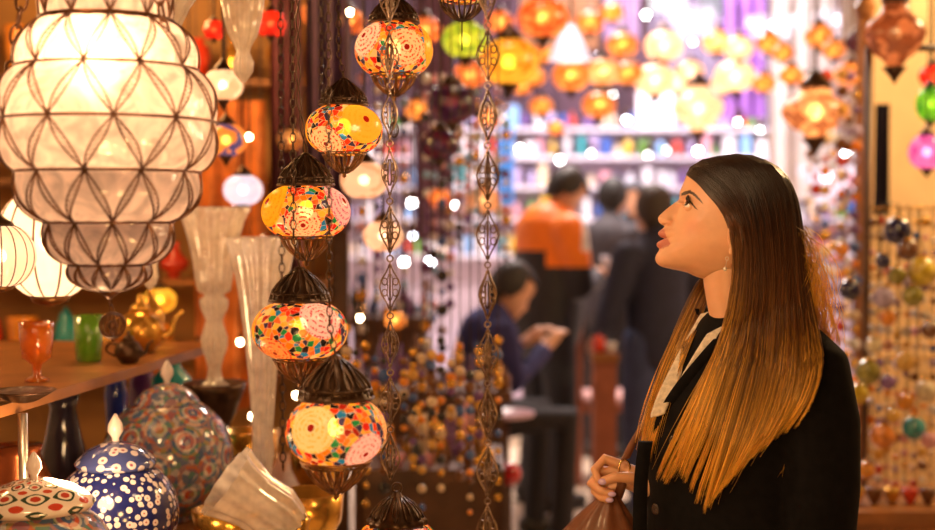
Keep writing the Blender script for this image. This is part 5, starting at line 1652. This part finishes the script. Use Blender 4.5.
# lit shop-window lights and signs
wl = panel('light_panel', 'white lit ceiling panel at the top, right of centre', 'light panel', 650, -14, 686, 12, 11.0, emis('panel_white', (1.0,0.96,1.0), 1.5)); hung(wl)
wl = panel('light_panel', 'pale lit panel behind the cream lamps at the top', 'light panel', 700, -10, 760, 16, 11.3, emis('panel_soft', (0.93,0.86,1.0), 0.7)); hung(wl)
hung(panel('paper_sign', 'plain white square paper hanging under the large cream lamp', 'sign', 637, 92, 675, 127, 11.2, mat('paper', (0.9,0.87,0.92), rough=0.9)))
hung(panel('blue_banner', 'bright blue banner behind the taller ornate chain', 'banner', 498, 128, 514, 205, 9.0, mat('blue_cloth', (0.05,0.26,0.80), rough=0.7)))
VIO = mat('violet_cloth', (0.30,0.13,0.55), rough=0.8, var=0.3, scale=6)
def cloth_d(label, px0, py0, px1, py1, d, mt, name='hanging_cloth'):
    a = P(px0, py1, d); b = P(px1, py0, d)
    return cloth(label, a.x, b.x, d, a.z, b.z, mt, name)
cloth_d('violet cloth hanging behind the pale round lamp over the woman', 722, -60, 768, 118, 9.0, VIO)
cloth_d('dull violet cloth hanging at the top, left of the white panel', 604, -60, 640, 40, 9.5, mat('dusk_cloth', (0.22,0.15,0.30), rough=0.8))
WHC = mat('white_cloth', (0.72,0.70,0.76), rough=0.8, var=0.05)
cloth_d('long white cloth hanging right of the gold trio', 838, -60, 872, 150, 7.6, WHC)
cloth_d('white cloth hanging behind the bronze tiered lamp', 768, -60, 838, 200, 8.6, WHC)
cloth_d('dark banner with a striped edge behind the wooden stand', 874, 104, 890, 215, 5.2, mat('black_cloth', (0.015,0.012,0.03), rough=0.8))
cloth_d('dusky purple cloth behind the red and violet lamp', 415, -60, 452, 240, 6.6, mat('plum_cloth', (0.20,0.10,0.20), rough=0.8))
cloth_d('brown cloth hanging behind the gold cluster', 520, -60, 600, 50, 8.2, mat('brown_cloth', (0.38,0.20,0.12), rough=0.8))

# ---------------------------------------------------------------- stalls in the middle
def stall(label, px0, px1, py, d, dep, mt, ptop=WOOD):
    a = P(px0, py, d); b = P(px1, py, d); z = a.z
    o = thing('stall', label, 'stall', ((a.x+b.x)/2, d+dep/2, 0)); w_ = b.x-a.x
    m = MB(); m.box((0,0,z-0.02), (w_,dep,0.04)); m.build('counter_top', ptop, o, smooth=False)
    m = MB(); m.box((0,0,(z-0.04)/2), (w_-0.06,dep-0.06,z-0.04)); m.build('counter_front', mt, o, smooth=False)
    return o, z
# stepped trinket display, left of the walkway
st1, z1 = stall('low dark wooden trinket stall behind the left ornate chain', 352, 505, 470, 3.9, 0.45, DKWOOD, DKWOOD)
st2, z2 = stall('taller dark wooden trinket stall behind the low one', 350, 512, 392, 4.6, 0.45, DKWOOD, DKWOOD)
st3, z3 = stall('highest dark trinket stall at the back left, topped with purple ware', 345, 432, 318, 5.5, 0.5, DKWOOD, DKWOOD)
rs = random.Random(9)
for (z, d0, dep, x0, x1, nm, cols) in ((z1,3.9,0.42,355,503,'low trinket stall',['gilt','brown','gilt','amber','purple','brown','cream','black','pink']),
                            (z2,4.6,0.42,353,508,'taller trinket stall',['gilt','brown','purple','gilt','black','amber','white','blue','lilac']),
                            (z3,5.5,0.46,350,430,'highest trinket stall',['purple','blue','lilac','white','gilt','pink','black','orange' if 'orange' in WC else 'amber','sky','purple'])):
    for row in range(3):
        y = d0 + 0.06 + row*dep/3
        x = P(x0, 300, y).x + 0.02; xe = P(x1, 300, d0).x
        while x < xe:
            k = rs.choice(cols); shp = rs.choice(['vase','bottle','ewer','jar','bowl']); r = rs.uniform(0.014,0.026); h = rs.uniform(0.07,0.13)+row*0.03
            if shp == 'bowl': h = 0.04
            rown = ['front','middle','back'][row]
            simple_ware(shp, k, (x, y, z+0.0005), r, h, 'in the %s row of the %s' % (rown, nm), '%s %ss, %s row of the %s' % (k, shp, rown, nm))
            x += 2*r + rs.uniform(0.006,0.03)
# strands of charms
def strand_of_charms(label, px, ytop_z, py1, d, cols, nb, group=None, br=0.016, name='charm_strand', yt=60):
    c = P(px, py1, d); o = thing(name, label, 'charm strand', c, group)
    top = ytop_z
    m = MB(); m.tube([(0,0,0),(0,0,top-c.z+0.015)], 0.0015, 4); m.build('thread', CORD, o)
    zt = P(px, yt, d).z - c.z
    for i in range(nb):
        z = 0.01 + (zt-0.01)*i/nb + rnd.uniform(-0.01,0.01); r = br*rnd.uniform(0.7,1.4); k = rnd.choice(cols)
        b = MB()
        if rnd.random() < 0.5: b.sphere((0,0,z), r, nu=10, nv=7); b.build('bead', ware(k), o)
        else:
            b.lathe([(r*0.3,-0.003),(r*1.1,-0.002),(r*1.1,0.002),(r*0.3,0.003)], 14, (0,0,z), M=Matrix.Rotation(PI/2,3,'X')@Matrix.Rotation(rnd.uniform(-.6,.6),3,'Y')); b.build('disc', ware(k), o)
    return o
rnd.seed(3)
PURP = ['purple','white','lilac','blue','sky','white','pink','gilt','black']
for i, (px, py1, d) in enumerate(((362,330,5.2),(378,300,5.0),(404,300,5.0),(426,365,4.7),(434,322,5.3),(442,350,4.8),(450,305,5.2),(459,240,5.0),(468,232,5.3),(476,236,4.9),(497,240,5.4),(506,262,5.2))):
    strand_of_charms(['strand of violet and white charms, %s from the left behind the ornate chains' % w for w in ('first','second','third','fourth','fifth','sixth','seventh','eighth','ninth','tenth','eleventh','last')][i], px, CEIL, py1, d, PURP, 16)
GOLDS = ['gilt','brown','gilt','amber','purple','cream','black','gilt','honey','blue','brown']
WC.setdefault('honey', ('honey_ware', (0.75,0.42,0.08)))
for i, px in enumerate((347,356,366,375,384,404,413,422,432,441,451,460,470,479,498)):
    w = ('first','second','third','fourth','fifth','sixth','seventh','eighth','ninth','tenth','eleventh','twelfth','thirteenth','fourteenth','last')[i]
    strand_of_charms('low gilt and brown charm strand before the trinket stalls, %s from left' % w, px, NEARTOP, 430+((i*37)%90), 3.45+0.05*(i%4), GOLDS, 11, br=0.011, yt=322+((i*23)%40))
# ---------------------------------------------------------------- right-hand stand of ornaments
GW = mat('honey_wall', (0.85,0.60,0.32), rough=0.75, var=0.15, scale=3)
mb = MB(); a = P(869,300,5.5); mb.box(((a.x+3.7)/2, 5.55, CEIL/2), (3.7-a.x, 0.1, CEIL)); struct('wall_booth', mb, GW)
mb = MB(); c = P(862,300,4.9); mb.box((c.x,4.9,1.25),(0.05,0.05,2.06)); mb.lathe([(0.02,0),(0.035,0.02),(0.04,0.05),(0.02,0.09),(0.004,0.1)],16,(c.x,4.9,2.28)); mb.box((c.x,4.9,0.11),(0.3,0.3,0.22))
o = mb.build('wooden_stand', WOOD, smooth=False); tag(o, 'upright wooden stand right of the woman\'s hair, knob on top', 'stand')
# wire grid carrying the balls
gr = MB(); GD = 4.3
xa, xb = P(866,300,GD).x, P(952,300,GD).x
zb, za = P(870,208,GD).z, P(870,345,GD).z
def grid(label, z0, z1):
    m = MB(); n = 9
    for i in range(n): x = xa + (xb-xa)*i/(n-1); m.tube([(x,GD,z0),(x,GD,z1)], 0.0022, 4)
    for z in (z0, (z0+z1)/2, z1): m.tube([(xa,GD,z),(xb,GD,z)], 0.003, 4)
    o = m.build('wire_rack', GILT); tag(o, label, 'rack')
grid('gilt wire rack behind the upper ornament balls', za, zb)
grid('lower gilt wire rack in front of the honey wall', P(870,510,GD).z, P(870,358,GD).z)
m = MB()
for x in (xa, xb): m.tube([(x,GD+0.004,0),(x,GD+0.004,2.1)], 0.012, 8)
m.tube([(xa,GD+0.004,2.1),(xb,GD+0.004,2.1)], 0.012, 8)
tag(m.build('rack_frame', DKWOOD), 'dark frame holding both gilt wire racks', 'frame')
def ball(label, px, py, rpx, d, k, ztop):
    while any((P(px,py,d)-q[0]).length < (q[1]+rpx*d/FPX)*1.05 for q in PLB): d -= 0.04
    c = P(px, py, d); r = rpx*d/FPX; PLB.append((c, r))
    o = thing('ornament_ball', label, 'ornament', c)
    m = MB(); m.sphere((0,0,0), r, nu=24, nv=16); m.build('ball', mat('ball_'+k, WC[k][1], rough=0.08, coat=1.0, var=0.5, scale=30), o)
    m = MB(); m.lathe([(r*0.35,r*0.93),(r*0.3,r*1.08),(r*0.12,r*1.15)], 14); m.build('cap', GILT, o)
    m = MB(); m.tube([(0,0,r*1.1),(0,0,max(r*1.4, ztop-c.z)),(0,GD-c.y,max(r*1.4, ztop-c.z)+0.004),(0,GD-c.y,zb-c.z)], 0.0012, 4); m.build('string', CORD, o)
WC['navy'] = ('navy_ware', (0.012,0.012,0.07)); WC['olive'] = ('olive_ware', (0.30,0.28,0.04)); WC['honey'] = ('honey_ware', (0.75,0.42,0.08)); WC['orange'] = ('orange_ware', (0.85,0.25,0.03))
for (px,py,r,k,lab) in ((898,231,14,'navy','big navy blue ornament ball, highest on the rack'),(883,261,8,'navy','small navy ball below left of the big navy one'),(850,290,11,'navy','navy ball left of the wooden stand, nearest the woman\'s hair'),
 (908,250,11,'brown','brown ball right under the big navy one'),(922,272,15,'yellow','large yellow ball at the right edge of the upper rack'),(897,276,9,'olive','olive ball left of the large yellow one'),(913,296,11,'olive','green-brown ball under the large yellow one'),
 (884,298,11,'lilac','lilac ball under the small navy one'),(868,372,13,'olive','olive green ball low beside the coat shoulder'),(858,394,11,'yellow','bright yellow ball touching the coat sleeve'),(883,436,13,'orange','orange ball on the lower rack'),
 (914,428,12,'teal','green ball right of the orange one'),(926,391,11,'cream','cream ball at the right edge, lower rack'),(888,382,8,'purple','violet ball right of the yellow one by the sleeve'),(905,402,9,'amber','amber ball in the middle of the lower rack'),
 (905,362,10,'honey','honey-coloured ball at the top of the lower rack'),(873,345,8,'cream','cream ball between the two racks'),(893,415,8,'gilt','gilt ball above the orange one'),(888,318,8,'orange','small orange ball below the lilac one'),(842,250,7,'orange','small orange ball left of the stand, high up'),
 (930,330,9,'brown','brown ball between the racks at the right edge'),(930,440,9,'pink','pinkish ball at the right edge, low'),(866,470,9,'amber','amber ball low by the sleeve')):
    ball(lab, px, py, r, GD-0.05-0.12*rnd.random(), k, P(px, py-rnd.uniform(14,30), GD).z)
MIX = ['cream','pink','gilt','white','honey','brown','amber','white','lilac','blue','red','orange','cream','purple']
for i, (px, py1, d) in enumerate(((806,470,5.6),(814,440,5.4),(822,480,5.1),(830,460,5.6),(838,490,4.9),(845,430,5.3),(852,500,4.8),(857,480,5.2),(870,498,4.32),(878,500,4.35),(886,500,4.32),(895,505,4.35),(904,500,4.32),(913,504,4.35),(922,500,4.32),(931,505,4.35))):
    w = ('first','second','third','fourth','fifth','sixth','seventh','eighth','ninth','tenth','eleventh','twelfth','thirteenth','fourteenth','fifteenth','last')[i]
    strand_of_charms('strand of mixed coloured beads, %s from the left right of the woman' % w, px, CEIL if px < 866 else zb, py1, d, MIX, 26 if px < 866 else 19, br=0.017 if px < 866 else 0.012, yt=60 if px < 866 else 208)
stR, zR = stall('wooden counter with bowls behind the coat sleeve at lower right', 830, 960, 512, 4.0, 0.45, WOOD)
rs = random.Random(31)
for i, (px, k, lab) in enumerate(((842,'yellow','yellow bowl on the counter beside the sleeve'),(858,'honey','honey-coloured bowl on the counter, second from the sleeve'),(876,'brown','dark brown bowl in the middle of the counter'),(894,'gilt','gilt bowl right of the dark brown one'),(912,'red','red bowl on the counter near the right edge'),(930,'brown','brown bowl at the right edge of the counter'))):
    c = P(px, 500, 4.1); r = 0.028
    vessel('bowl', lab, 'bowl', (c.x, 4.12, zR+0.0005), [(a*r, b*0.05) for a, b in SHAPES['bowl']], ware(k), n=20)

# ---------------------------------------------------------------- people in the street
PSKIN = mat('street_skin', (0.62,0.33,0.20), rough=0.5, var=0.05)
HV, HF = head_mesh(72, 48, detail=True)
_ct, _st = math.cos(TILT), math.sin(TILT)
HEADL = []
for (x, y, c) in HV:
    du = (736-x)*_kx; dv = (232-y)*_k
    HEADL.append((du*_ct+dv*_st, c, -du*_st+dv*_ct))       # forward, side, up (upright head, origin at the ear)
def figure(label, px, d, z0, H, yaw, jacket, trousers, hairc, hands, bow=0.0, lean=0.0, seat=None, shoes=(0.02,0.015,0.012), split=None, phone=None, feet_dx=0.1, longhair=False, puff=1.0):
    """yaw = direction faced, radians from +x; hands = local (forward, side, height) of right (-) and left (+)"""
    base = P(px, 300, d); base.z = z0
    o = thing('person', label, 'person', base)
    k = H/1.75
    F = Vector((math.cos(yaw), math.sin(yaw), 0)); S = Vector((-math.sin(yaw), math.cos(yaw), 0)); U = Vector((0,0,1))
    hipz = (0.93*k if seat is None else seat)
    def T(f, s, z): 
        lf = lean*(z-hipz) if z > hipz else 0
        return F*(f+lf) + S*s + U*z
    shz = hipz+0.50*k
    body = MB(); jk = MB(); tr = MB()
    nk = T(0.01,0,shz+0.03*k)
    body.capsule([T(0,0,hipz+0.04), T(0.01,0,hipz+0.25*k), T(0,0,shz-0.08*k)], [0.12*k,0.115*k,0.12*k], n=16)
    body.capsule([T(0,-0.13*k,shz-0.06*k), T(0,0.13*k,shz-0.06*k)], [0.06*k]*2, n=12)
    hd = nk + F*(0.03+0.05*bow) + U*(0.15*k-0.03*abs(bow))
    body.capsule([T(0,0,shz-0.05), nk, hd-U*0.02], [0.07*k,0.055*k,0.05*k], n=14)
    cb_, sb_ = math.cos(bow), math.sin(bow)
    def HT(f, s, z, g=1.0): return hd + F*((f*cb_+z*sb_)*g) + S*(s*g) + U*((-f*sb_+z*cb_)*g)
    body.add([HT(*p) for p in HEADL], HF)
    for s in (-1, 1): body.sphere(HT(-0.005,s*0.078,0), 0.016, (1,0.6,1.7), 8, 6)
    jk.capsule([T(0,0,hipz-0.02), T(0.01,0,hipz+0.25*k), T(0,0,shz-0.07*k)], [0.165*k*puff,0.160*k*puff,0.155*k*puff], n=20)
    jk.capsule([T(0,-0.14*k,shz-0.06*k), T(0,0.14*k,shz-0.06*k)], [0.085*k*puff]*2, n=14)
    jk.capsule([T(-0.01,0,shz-0.02), T(0.01,0,shz+0.05*k)], [0.09*k,0.072*k], n=14)
    for s, h in zip((-1, 1), hands):
        A = T(-0.0,s*0.185*k,shz-0.04*k); Hn = T(h[0], h[1], h[2])
        mid = A.lerp(Hn, 0.5); need = max(0.0, (0.29*k)**2 - (Hn-A).length_squared/4)**0.5
        el = mid - U*need*0.8 - F*need*0.35 + S*s*need*0.4
        body.capsule([A, el, Hn], [0.048*k,0.04*k,0.028*k], n=12)
        dn = (Hn-el).normalized()
        jk.capsule([A, el, Hn-dn*0.05], [0.078*k*puff,0.065*k*puff,0.047*k*puff], n=14)
        up_ = U if abs(dn.z) < .8 else F
        side = dn.cross(up_).normalized(); nrm = side.cross(dn)
        body.capsule([Hn, Hn+dn*0.07], [0.030,0.034], n=10, flat=0.7)
        for q, ln in ((-0.024,0.065),(-0.008,0.075),(0.008,0.072),(0.024,0.058)):
            b0 = Hn+dn*0.08+side*q; body.capsule([b0, b0+dn*ln*0.55, b0+dn*ln*0.9-nrm*ln*0.4], [0.0095,0.009,0.008], n=7)
        body.capsule([Hn+side*0.024*s, Hn+dn*0.03+side*0.05*s, Hn+dn*0.065+side*0.052*s], [0.012,0.010,0.009], n=7)
    for s in (-1, 1):
        if seat is None:
            hip = T(0,s*0.09*k,hipz); kn = T(0.03,s*feet_dx,0.50*k); an = T(-0.02,s*feet_dx*1.1,0.09)
        else:
            hip = T(0,s*0.10*k,hipz); kn = T(0.42,s*0.16,hipz+0.02); an = T(0.40,s*0.16,0.09)
        body.capsule([hip, kn, an], [0.085*k,0.058*k,0.04*k], n=12)
        tr.capsule([hip, kn, an+U*0.01], [0.108*k,0.078*k,0.062*k], n=14)
        body.capsule([an-U*0.03, an+F*0.12-U*0.05], [0.035,0.03], n=8)
        so = MB(); so.capsule([an-F*0.04-U*0.035, an+F*0.06-U*0.04, an+F*0.17-U*0.05], [0.048,0.045,0.034], n=12); so.box((an.x+F.x*0.06, an.y+F.y*0.06, 0.006), (0.27,0.09,0.012), rz=yaw)
        so.build('shoe', mat('shoe_%d' % round(shoes[0]*1000), shoes, rough=0.4), o)
    me = remeshed(body, 0.0085, 2); link(me, 'body', PSKIN, o)
    me = remeshed(jk, 0.014, 4)
    if split:
        mats_, fn = split; oj = link(me, 'jacket', mats_, o)
        for p in oj.data.polygons: p.material_index = fn(p.center, F, S, shz, hipz, k)
    else: link(me, 'jacket', jacket, o)
    me = remeshed(tr, 0.014, 3); link(me, 'trousers', trousers, o)
    hb_ = MB()
    n_ = len(HEADL)
    cap_v = []; keep = set()
    for i, (f, s, z) in enumerate(HEADL):
        on_ = (z > 0.085) or (f < 0.030 and z > -0.03 and f < 0.03+0.6*(z-0.02)) or (f < -0.02 and z > -0.07)
        if on_: keep.add(i)
        cc = Vector((f+0.0, s, z))
        cc = cc + (cc-Vector((-0.01,0,0.03))).normalized()*(0.011 if not longhair else 0.02)
        cap_v.append(HT(*cc))
    hfaces = [f for f in HF if all(i in keep for i in f)]
    hb_.add(cap_v, hfaces)
    hm2 = hb_.mesh('hair'); hm2 = evaluated(hm2, [('SOLIDIFY', dict(thickness=0.009, offset=-1.0))])
    link(hm2, 'hair', mat('hair_%d' % round(hairc[0]*1000), hairc, rough=0.6, bump=0.5), o)
    return o, T
JB = mat('black_nylon', (0.018,0.016,0.020), rough=0.6)
ORJ = mat('orange_nylon', (0.95,0.22,0.01), rough=0.55, var=0.08)
WHJ = mat('white_nylon', (0.80,0.74,0.76), rough=0.6)
def osplit(c, F, S, shz, hipz, k):
    h = c.z - (shz-0.20*k); s = c.dot(S); f = c.dot(F)
    side = c.dot(S)
    if h > 0.06:
        if f > 0.05 and s < 0.02 and h < 0.26: return 1
        return 0
    if abs(s) > 0.15 and h > -0.02: return 0
    return 2
o1, T1 = figure('man in an orange and black jacket looking down at a phone in his hands', 545, 6.9, 0, 1.85, R(28), None, mat('dark_jeans', (0.02,0.022,0.032), rough=0.8), (0.012,0.010,0.010),
       ((0.30,-0.03,1.22),(0.30,0.07,1.22)), bow=0.75, lean=0.06, split=([ORJ,WHJ,JB], osplit), puff=1.15, feet_dx=0.12)
pm = MB(); pc = T1(0.42,0.02,1.26); pm.box((0,0,0), (0.012,0.075,0.15), rz=0); ph = pm.build('phone', mat('phone_case', (0.6,0.6,0.7), rough=0.2), loc=Vector(o1.location)+pc, smooth=False)
ph.rotation_euler = (0, R(-35), R(28)); tag(ph, 'pale phone held by the man in the orange and black jacket', 'phone')
figure('man in a charcoal jacket with short black hair standing beyond the woman\'s face', 609, 8.3, 0, 1.80, R(60), mat('charcoal_jacket', (0.045,0.04,0.05), rough=0.8), mat('black_trousers', (0.015,0.015,0.02), rough=0.8), (0.010,0.009,0.010),
       ((0.22,-0.15,1.05),(0.12,0.26,0.92)), bow=0.1)
figure('man in a navy jacket right behind the woman\'s chin, arms half lowered', 657, 6.6, 0, 1.70, R(115), mat('navy_jacket', (0.015,0.018,0.045), rough=0.8), mat('navy_jeans', (0.03,0.045,0.12), rough=0.8), (0.03,0.02,0.015),
       ((0.15,-0.27,0.92),(0.18,0.24,0.93)), bow=-0.1)
figure('person in dark clothes half hidden between the charcoal and the navy jackets', 636, 9.6, 0, 1.80, R(250), mat('black_coat', (0.02,0.018,0.022), rough=0.8), mat('grey_trousers', (0.06,0.05,0.06), rough=0.8), (0.012,0.01,0.01),
       ((0.1,-0.25,0.90),(0.1,0.25,0.90)), bow=0.1)
figure('seated person in a blue top bending over, left of the orange jacket', 468, 5.95, 0, 1.60, R(20), mat('blue_top', (0.035,0.04,0.17), rough=0.8), mat('black_skirt', (0.015,0.013,0.018), rough=0.8), (0.014,0.010,0.010),
       ((0.26,-0.12,0.95),(0.26,0.14,0.95)), bow=0.6, lean=0.25, seat=0.60)
# stool under the seated person
c = P(468, 300, 5.95); sto = thing('stool', 'dark stool under the seated person in the blue top', 'stool', (c.x, 5.95, 0))
m = MB(); m.lathe([(0.17,0.455),(0.18,0.47),(0.17,0.485)], 24); m.build('seat', DKWOOD, sto)
for j in range(4):
    a = PI/4+PI/2*j; m = MB(); m.tube([(0.12*math.cos(a),0.12*math.sin(a),0.46),(0.17*math.cos(a),0.17*math.sin(a),0.0)], 0.016, 8); m.build('leg', DKWOOD, sto)
# low table with a white cloth edge and red bag, behind the man
tb2 = thing('market_table', 'dark market table with a pale top edge behind the orange-jacketed man\'s waist', 'table', (P(556,300,9.1).x, 9.1, 0))
zt = P(556,322,9.1).z
m = MB(); m.box((0,0,zt-0.02), (0.50,0.44,0.04)); m.build('tabletop', mat('pale_top', (0.6,0.52,0.6), rough=0.5), tb2, smooth=False)
for sx in (-0.22,0.22):
    for sy in (-0.19,0.19):
        m = MB(); m.box((sx,sy,(zt-0.04)/2), (0.05,0.05,zt-0.04)); m.build('leg', DKWOOD, tb2, smooth=False)
tag(panel('blue_crate', 'dark crate standing under the pale-topped market table', 'crate', 545, 350, 572, 430, 9.1, mat('dark_crate', (0.05,0.035,0.04), rough=0.8), th=0.3), 'dark crate standing under the pale-topped market table', 'crate')
c = P(594, 338, 7.0)
def chair(label, px, d, yaw, mt, seatmt, H=0.46, BH=0.98):
    c = P(px, 300, d); o = thing('wooden_chair', label, 'chair', (c.x, d, 0), rz=yaw)
    m = MB(); m.box((0,0,H-0.02), (0.42,0.42,0.035)); m.build('seat', mt, o, smooth=False)
    m = MB(); m.box((0,0,H+0.02), (0.38,0.38,0.05)); m.build('cushion', seatmt, o)
    for sx in (-0.18,0.18):
        m = MB(); m.box((sx,-0.18,(H-0.04)/2), (0.04,0.04,H-0.04)); m.build('leg', mt, o, smooth=False)
        m = MB(); m.box((sx,0.19,BH/2), (0.04,0.04,BH)); m.build('leg', mt, o, smooth=False)
    m = MB(); m.box((0,0.19,H+0.28), (0.34,0.03,0.34)); m.build('backrest', seatmt, o, smooth=False)
    return o
chair('brown wooden chair with a pinkish back beside the orange-jacketed man\'s legs', 606, 7.6, R(95), mat('red_brown_wood', (0.30,0.09,0.04), rough=0.5), mat('pink_cushion', (0.62,0.36,0.34), rough=0.8))
chair('dark wooden chair with a pale back left of the orange-jacketed man\'s legs', 516, 7.6, R(265), mat('dark_chair_wood', (0.06,0.03,0.03), rough=0.5), mat('mauve_cushion', (0.40,0.28,0.34), rough=0.8))
# small tray table with red and pale things
tr_ = thing('tray_table', 'small tray table with pink-edged tray between the ornate chain and the man', 'table', (P(506,300,5.3).x, 5.3, 0))
zt = P(506,412,5.3).z
m = MB(); m.lathe([(0.10,zt-0.02),(0.115,zt-0.015),(0.12,zt),(0.112,zt),(0.10,zt-0.012)], 28); m.build('tray', mat('pink_tray', (0.65,0.42,0.5), rough=0.3), tr_)
m = MB(); m.lathe([(0.09,0),(0.085,0.02),(0.015,0.04),(0.014,zt-0.02)], 16); m.build('pedestal', DKWOOD, tr_)
zz = 0.0
c = P(510,474,4.9); r = 0.045
o = thing('red_lantern', 'small round red lantern on a rod low behind the taller ornate chain', 'lantern', (c.x,4.9,0))
m = MB(); m.lathe([(0.06,0),(0.05,0.015),(0.008,0.03),(0.008,c.z-r)], 14); m.build('rod', DKWOOD, o)
m = MB(); m.sphere((0,0,c.z), r, nu=18, nv=12); m.build('globe', mat('red_gloss', (0.55,0.015,0.02), rough=0.15, coat=0.8), o)
# red and pale bundles by the chair
c = P(604, 345, 6.6)
sb = thing('side_counter', 'narrow counter right of the orange-jacketed man, small goods on top', 'counter', (P(604,300,6.4).x, 6.4, 0))
zt = P(604,352,6.4).z
m = MB(); m.box((0,0,zt-0.02),(0.13,0.2,0.04)); m.build('counter_top', WOOD, sb, smooth=False)
m = MB(); m.box((0,0,(zt-0.04)/2),(0.11,0.16,zt-0.04)); m.build('counter_front', mat('brick_panel', (0.32,0.10,0.05), rough=0.7), sb, smooth=False)
vessel('jar', 'small red jar on the narrow counter beside the man', 'jar', (P(599,300,6.38).x, 6.38, zt+0.0005), [(a*0.035, b*0.09) for a, b in SHAPES['jar']], ware('red'), n=20)
vessel('bowl', 'small pale bowl on the narrow counter beside the man', 'bowl', (P(610,300,6.38).x, 6.38, zt+0.0005), [(a*0.035, b*0.05) for a, b in SHAPES['bowl']], ware('white'), n=20)

# ---------------------------------------------------------------- light of the place; warm points and street areas are added, without fixtures
area('shop_light', (fx(560), FY-1.3, 3.9), (R(20),0,0), (0.88,0.82,1.0), 120, 2.2, 0.8)
area('shop_light', (fx(760), FY-1.3, 3.9), (R(20),0,0), (0.92,0.84,1.0), 120, 2.2, 0.8)
area('street_fill', (0.9, 8.4, 4.15), (0,0,0), (1.0,0.82,0.74), 300, 1.4, 1.4)  # added area light that brightens the street floor
light('warm_fill', (-0.95,3.7,2.25), (1.0,0.52,0.18), 25, 0.12)
light('warm_fill', (-1.6,3.0,2.0), (1.0,0.58,0.24), 18, 0.12)
light('warm_fill', (-0.7,2.3,1.10), (1.0,0.62,0.30), 5, 0.06)
light('warm_fill', (2.3,4.5,2.7), (1.0,0.66,0.32), 105, 0.12)  # added point light that brightens the honey wall
light('warm_fill', (0.1,4.8,3.3), (1.0,0.66,0.40), 24, 0.15)
light('warm_fill', (-0.15,1.25,1.30), (1.0,0.56,0.20), 15, 0.10)  # added low key for her face and hair
light('warm_fill', (-0.02,2.12,1.72), (1.0,0.66,0.36), 4.0, 0.07)  # added in mid-air to light the front of her face
light('warm_fill', (-0.75,1.3,2.35), (1.0,0.60,0.27), 36, 0.14)  # stands in for unseen lamps out of frame
light('warm_fill', (0.25,0.9,1.0), (1.0,0.55,0.18), 11, 0.10)  # added low light that brightens her hair tips
light('warm_fill', (1.15,3.3,2.1), (1.0,0.60,0.26), 14, 0.12)
EXPOSURE = 0.0

# added pale bundles, standing in for bright patches between the people
def bundle(label, px, py, w, h, d, tilt=0.0, mt=None):
    s_ = d/FPX; c = P(px, py+h/2, d); c.z = max(c.z, 0.0)
    m = MB(); rings = []
    for t, f in ((0,0.75),(0.03,0.95),(0.25,1.0),(0.5,0.85),(0.75,0.55),(0.92,0.28),(1.0,0.14)):
        rings.append([(w*s_/2*f*math.cos(a)*(1+0.12*math.cos(5*a))+tilt*t*h*s_, 0.6*w*s_/2*f*math.sin(a), h*s_*t) for a in [2*PI*k/24 for k in range(24)]])
    m.loft(rings); o = m.build('bright_bundle', mt or mat('patch_white', (0.88,0.84,0.80), rough=0.7), loc=c); tag(o, label, 'bag'); return o
ground = lambda d: P(467, 300, d)
def floor_bundle(label, px, w, h, d, tilt=0.0, mt=None):
    o = bundle(label, px, 300, w, h, d, tilt, mt); c = P(px, 300, d); o.location = (c.x, d, 0.0)
floor_bundle('tall added white bundle for the bright patch left of the orange-jacketed man', 517, 26, 115, 8.8)
floor_bundle('tall added white bundle for the bright patch between the orange-jacketed and the navy-jacketed man', 628, 26, 104, 9.4)
area('street_fill', (0.35, 7.6, 3.9), (0,0,0), (1.0,0.86,0.76), 60, 0.6, 0.6)  # lower added area light, brightens the floor between the people
# ================================================================ render look
w = bpy.data.worlds.new('world'); scene.world = w; w.use_nodes = True
w.node_tree.nodes['Background'].inputs[0].default_value = (1.0, 0.72, 0.5, 1)
w.node_tree.nodes['Background'].inputs[1].default_value = 0.02
scene.view_settings.view_transform = 'Standard'
scene.view_settings.look = 'None'
scene.view_settings.gamma = 1.0
scene.view_settings.exposure = EXPOSURE
scene.view_settings.use_curve_mapping = False
cy = scene.cycles
cy.max_bounces = 7; cy.diffuse_bounces = 3; cy.glossy_bounces = 3; cy.transmission_bounces = 5; cy.transparent_max_bounces = 12
cy.sample_clamp_indirect = 6.0; cy.sample_clamp_direct = 40.0
cy.caustics_reflective = False; cy.caustics_refractive = False
cy.use_denoising = True
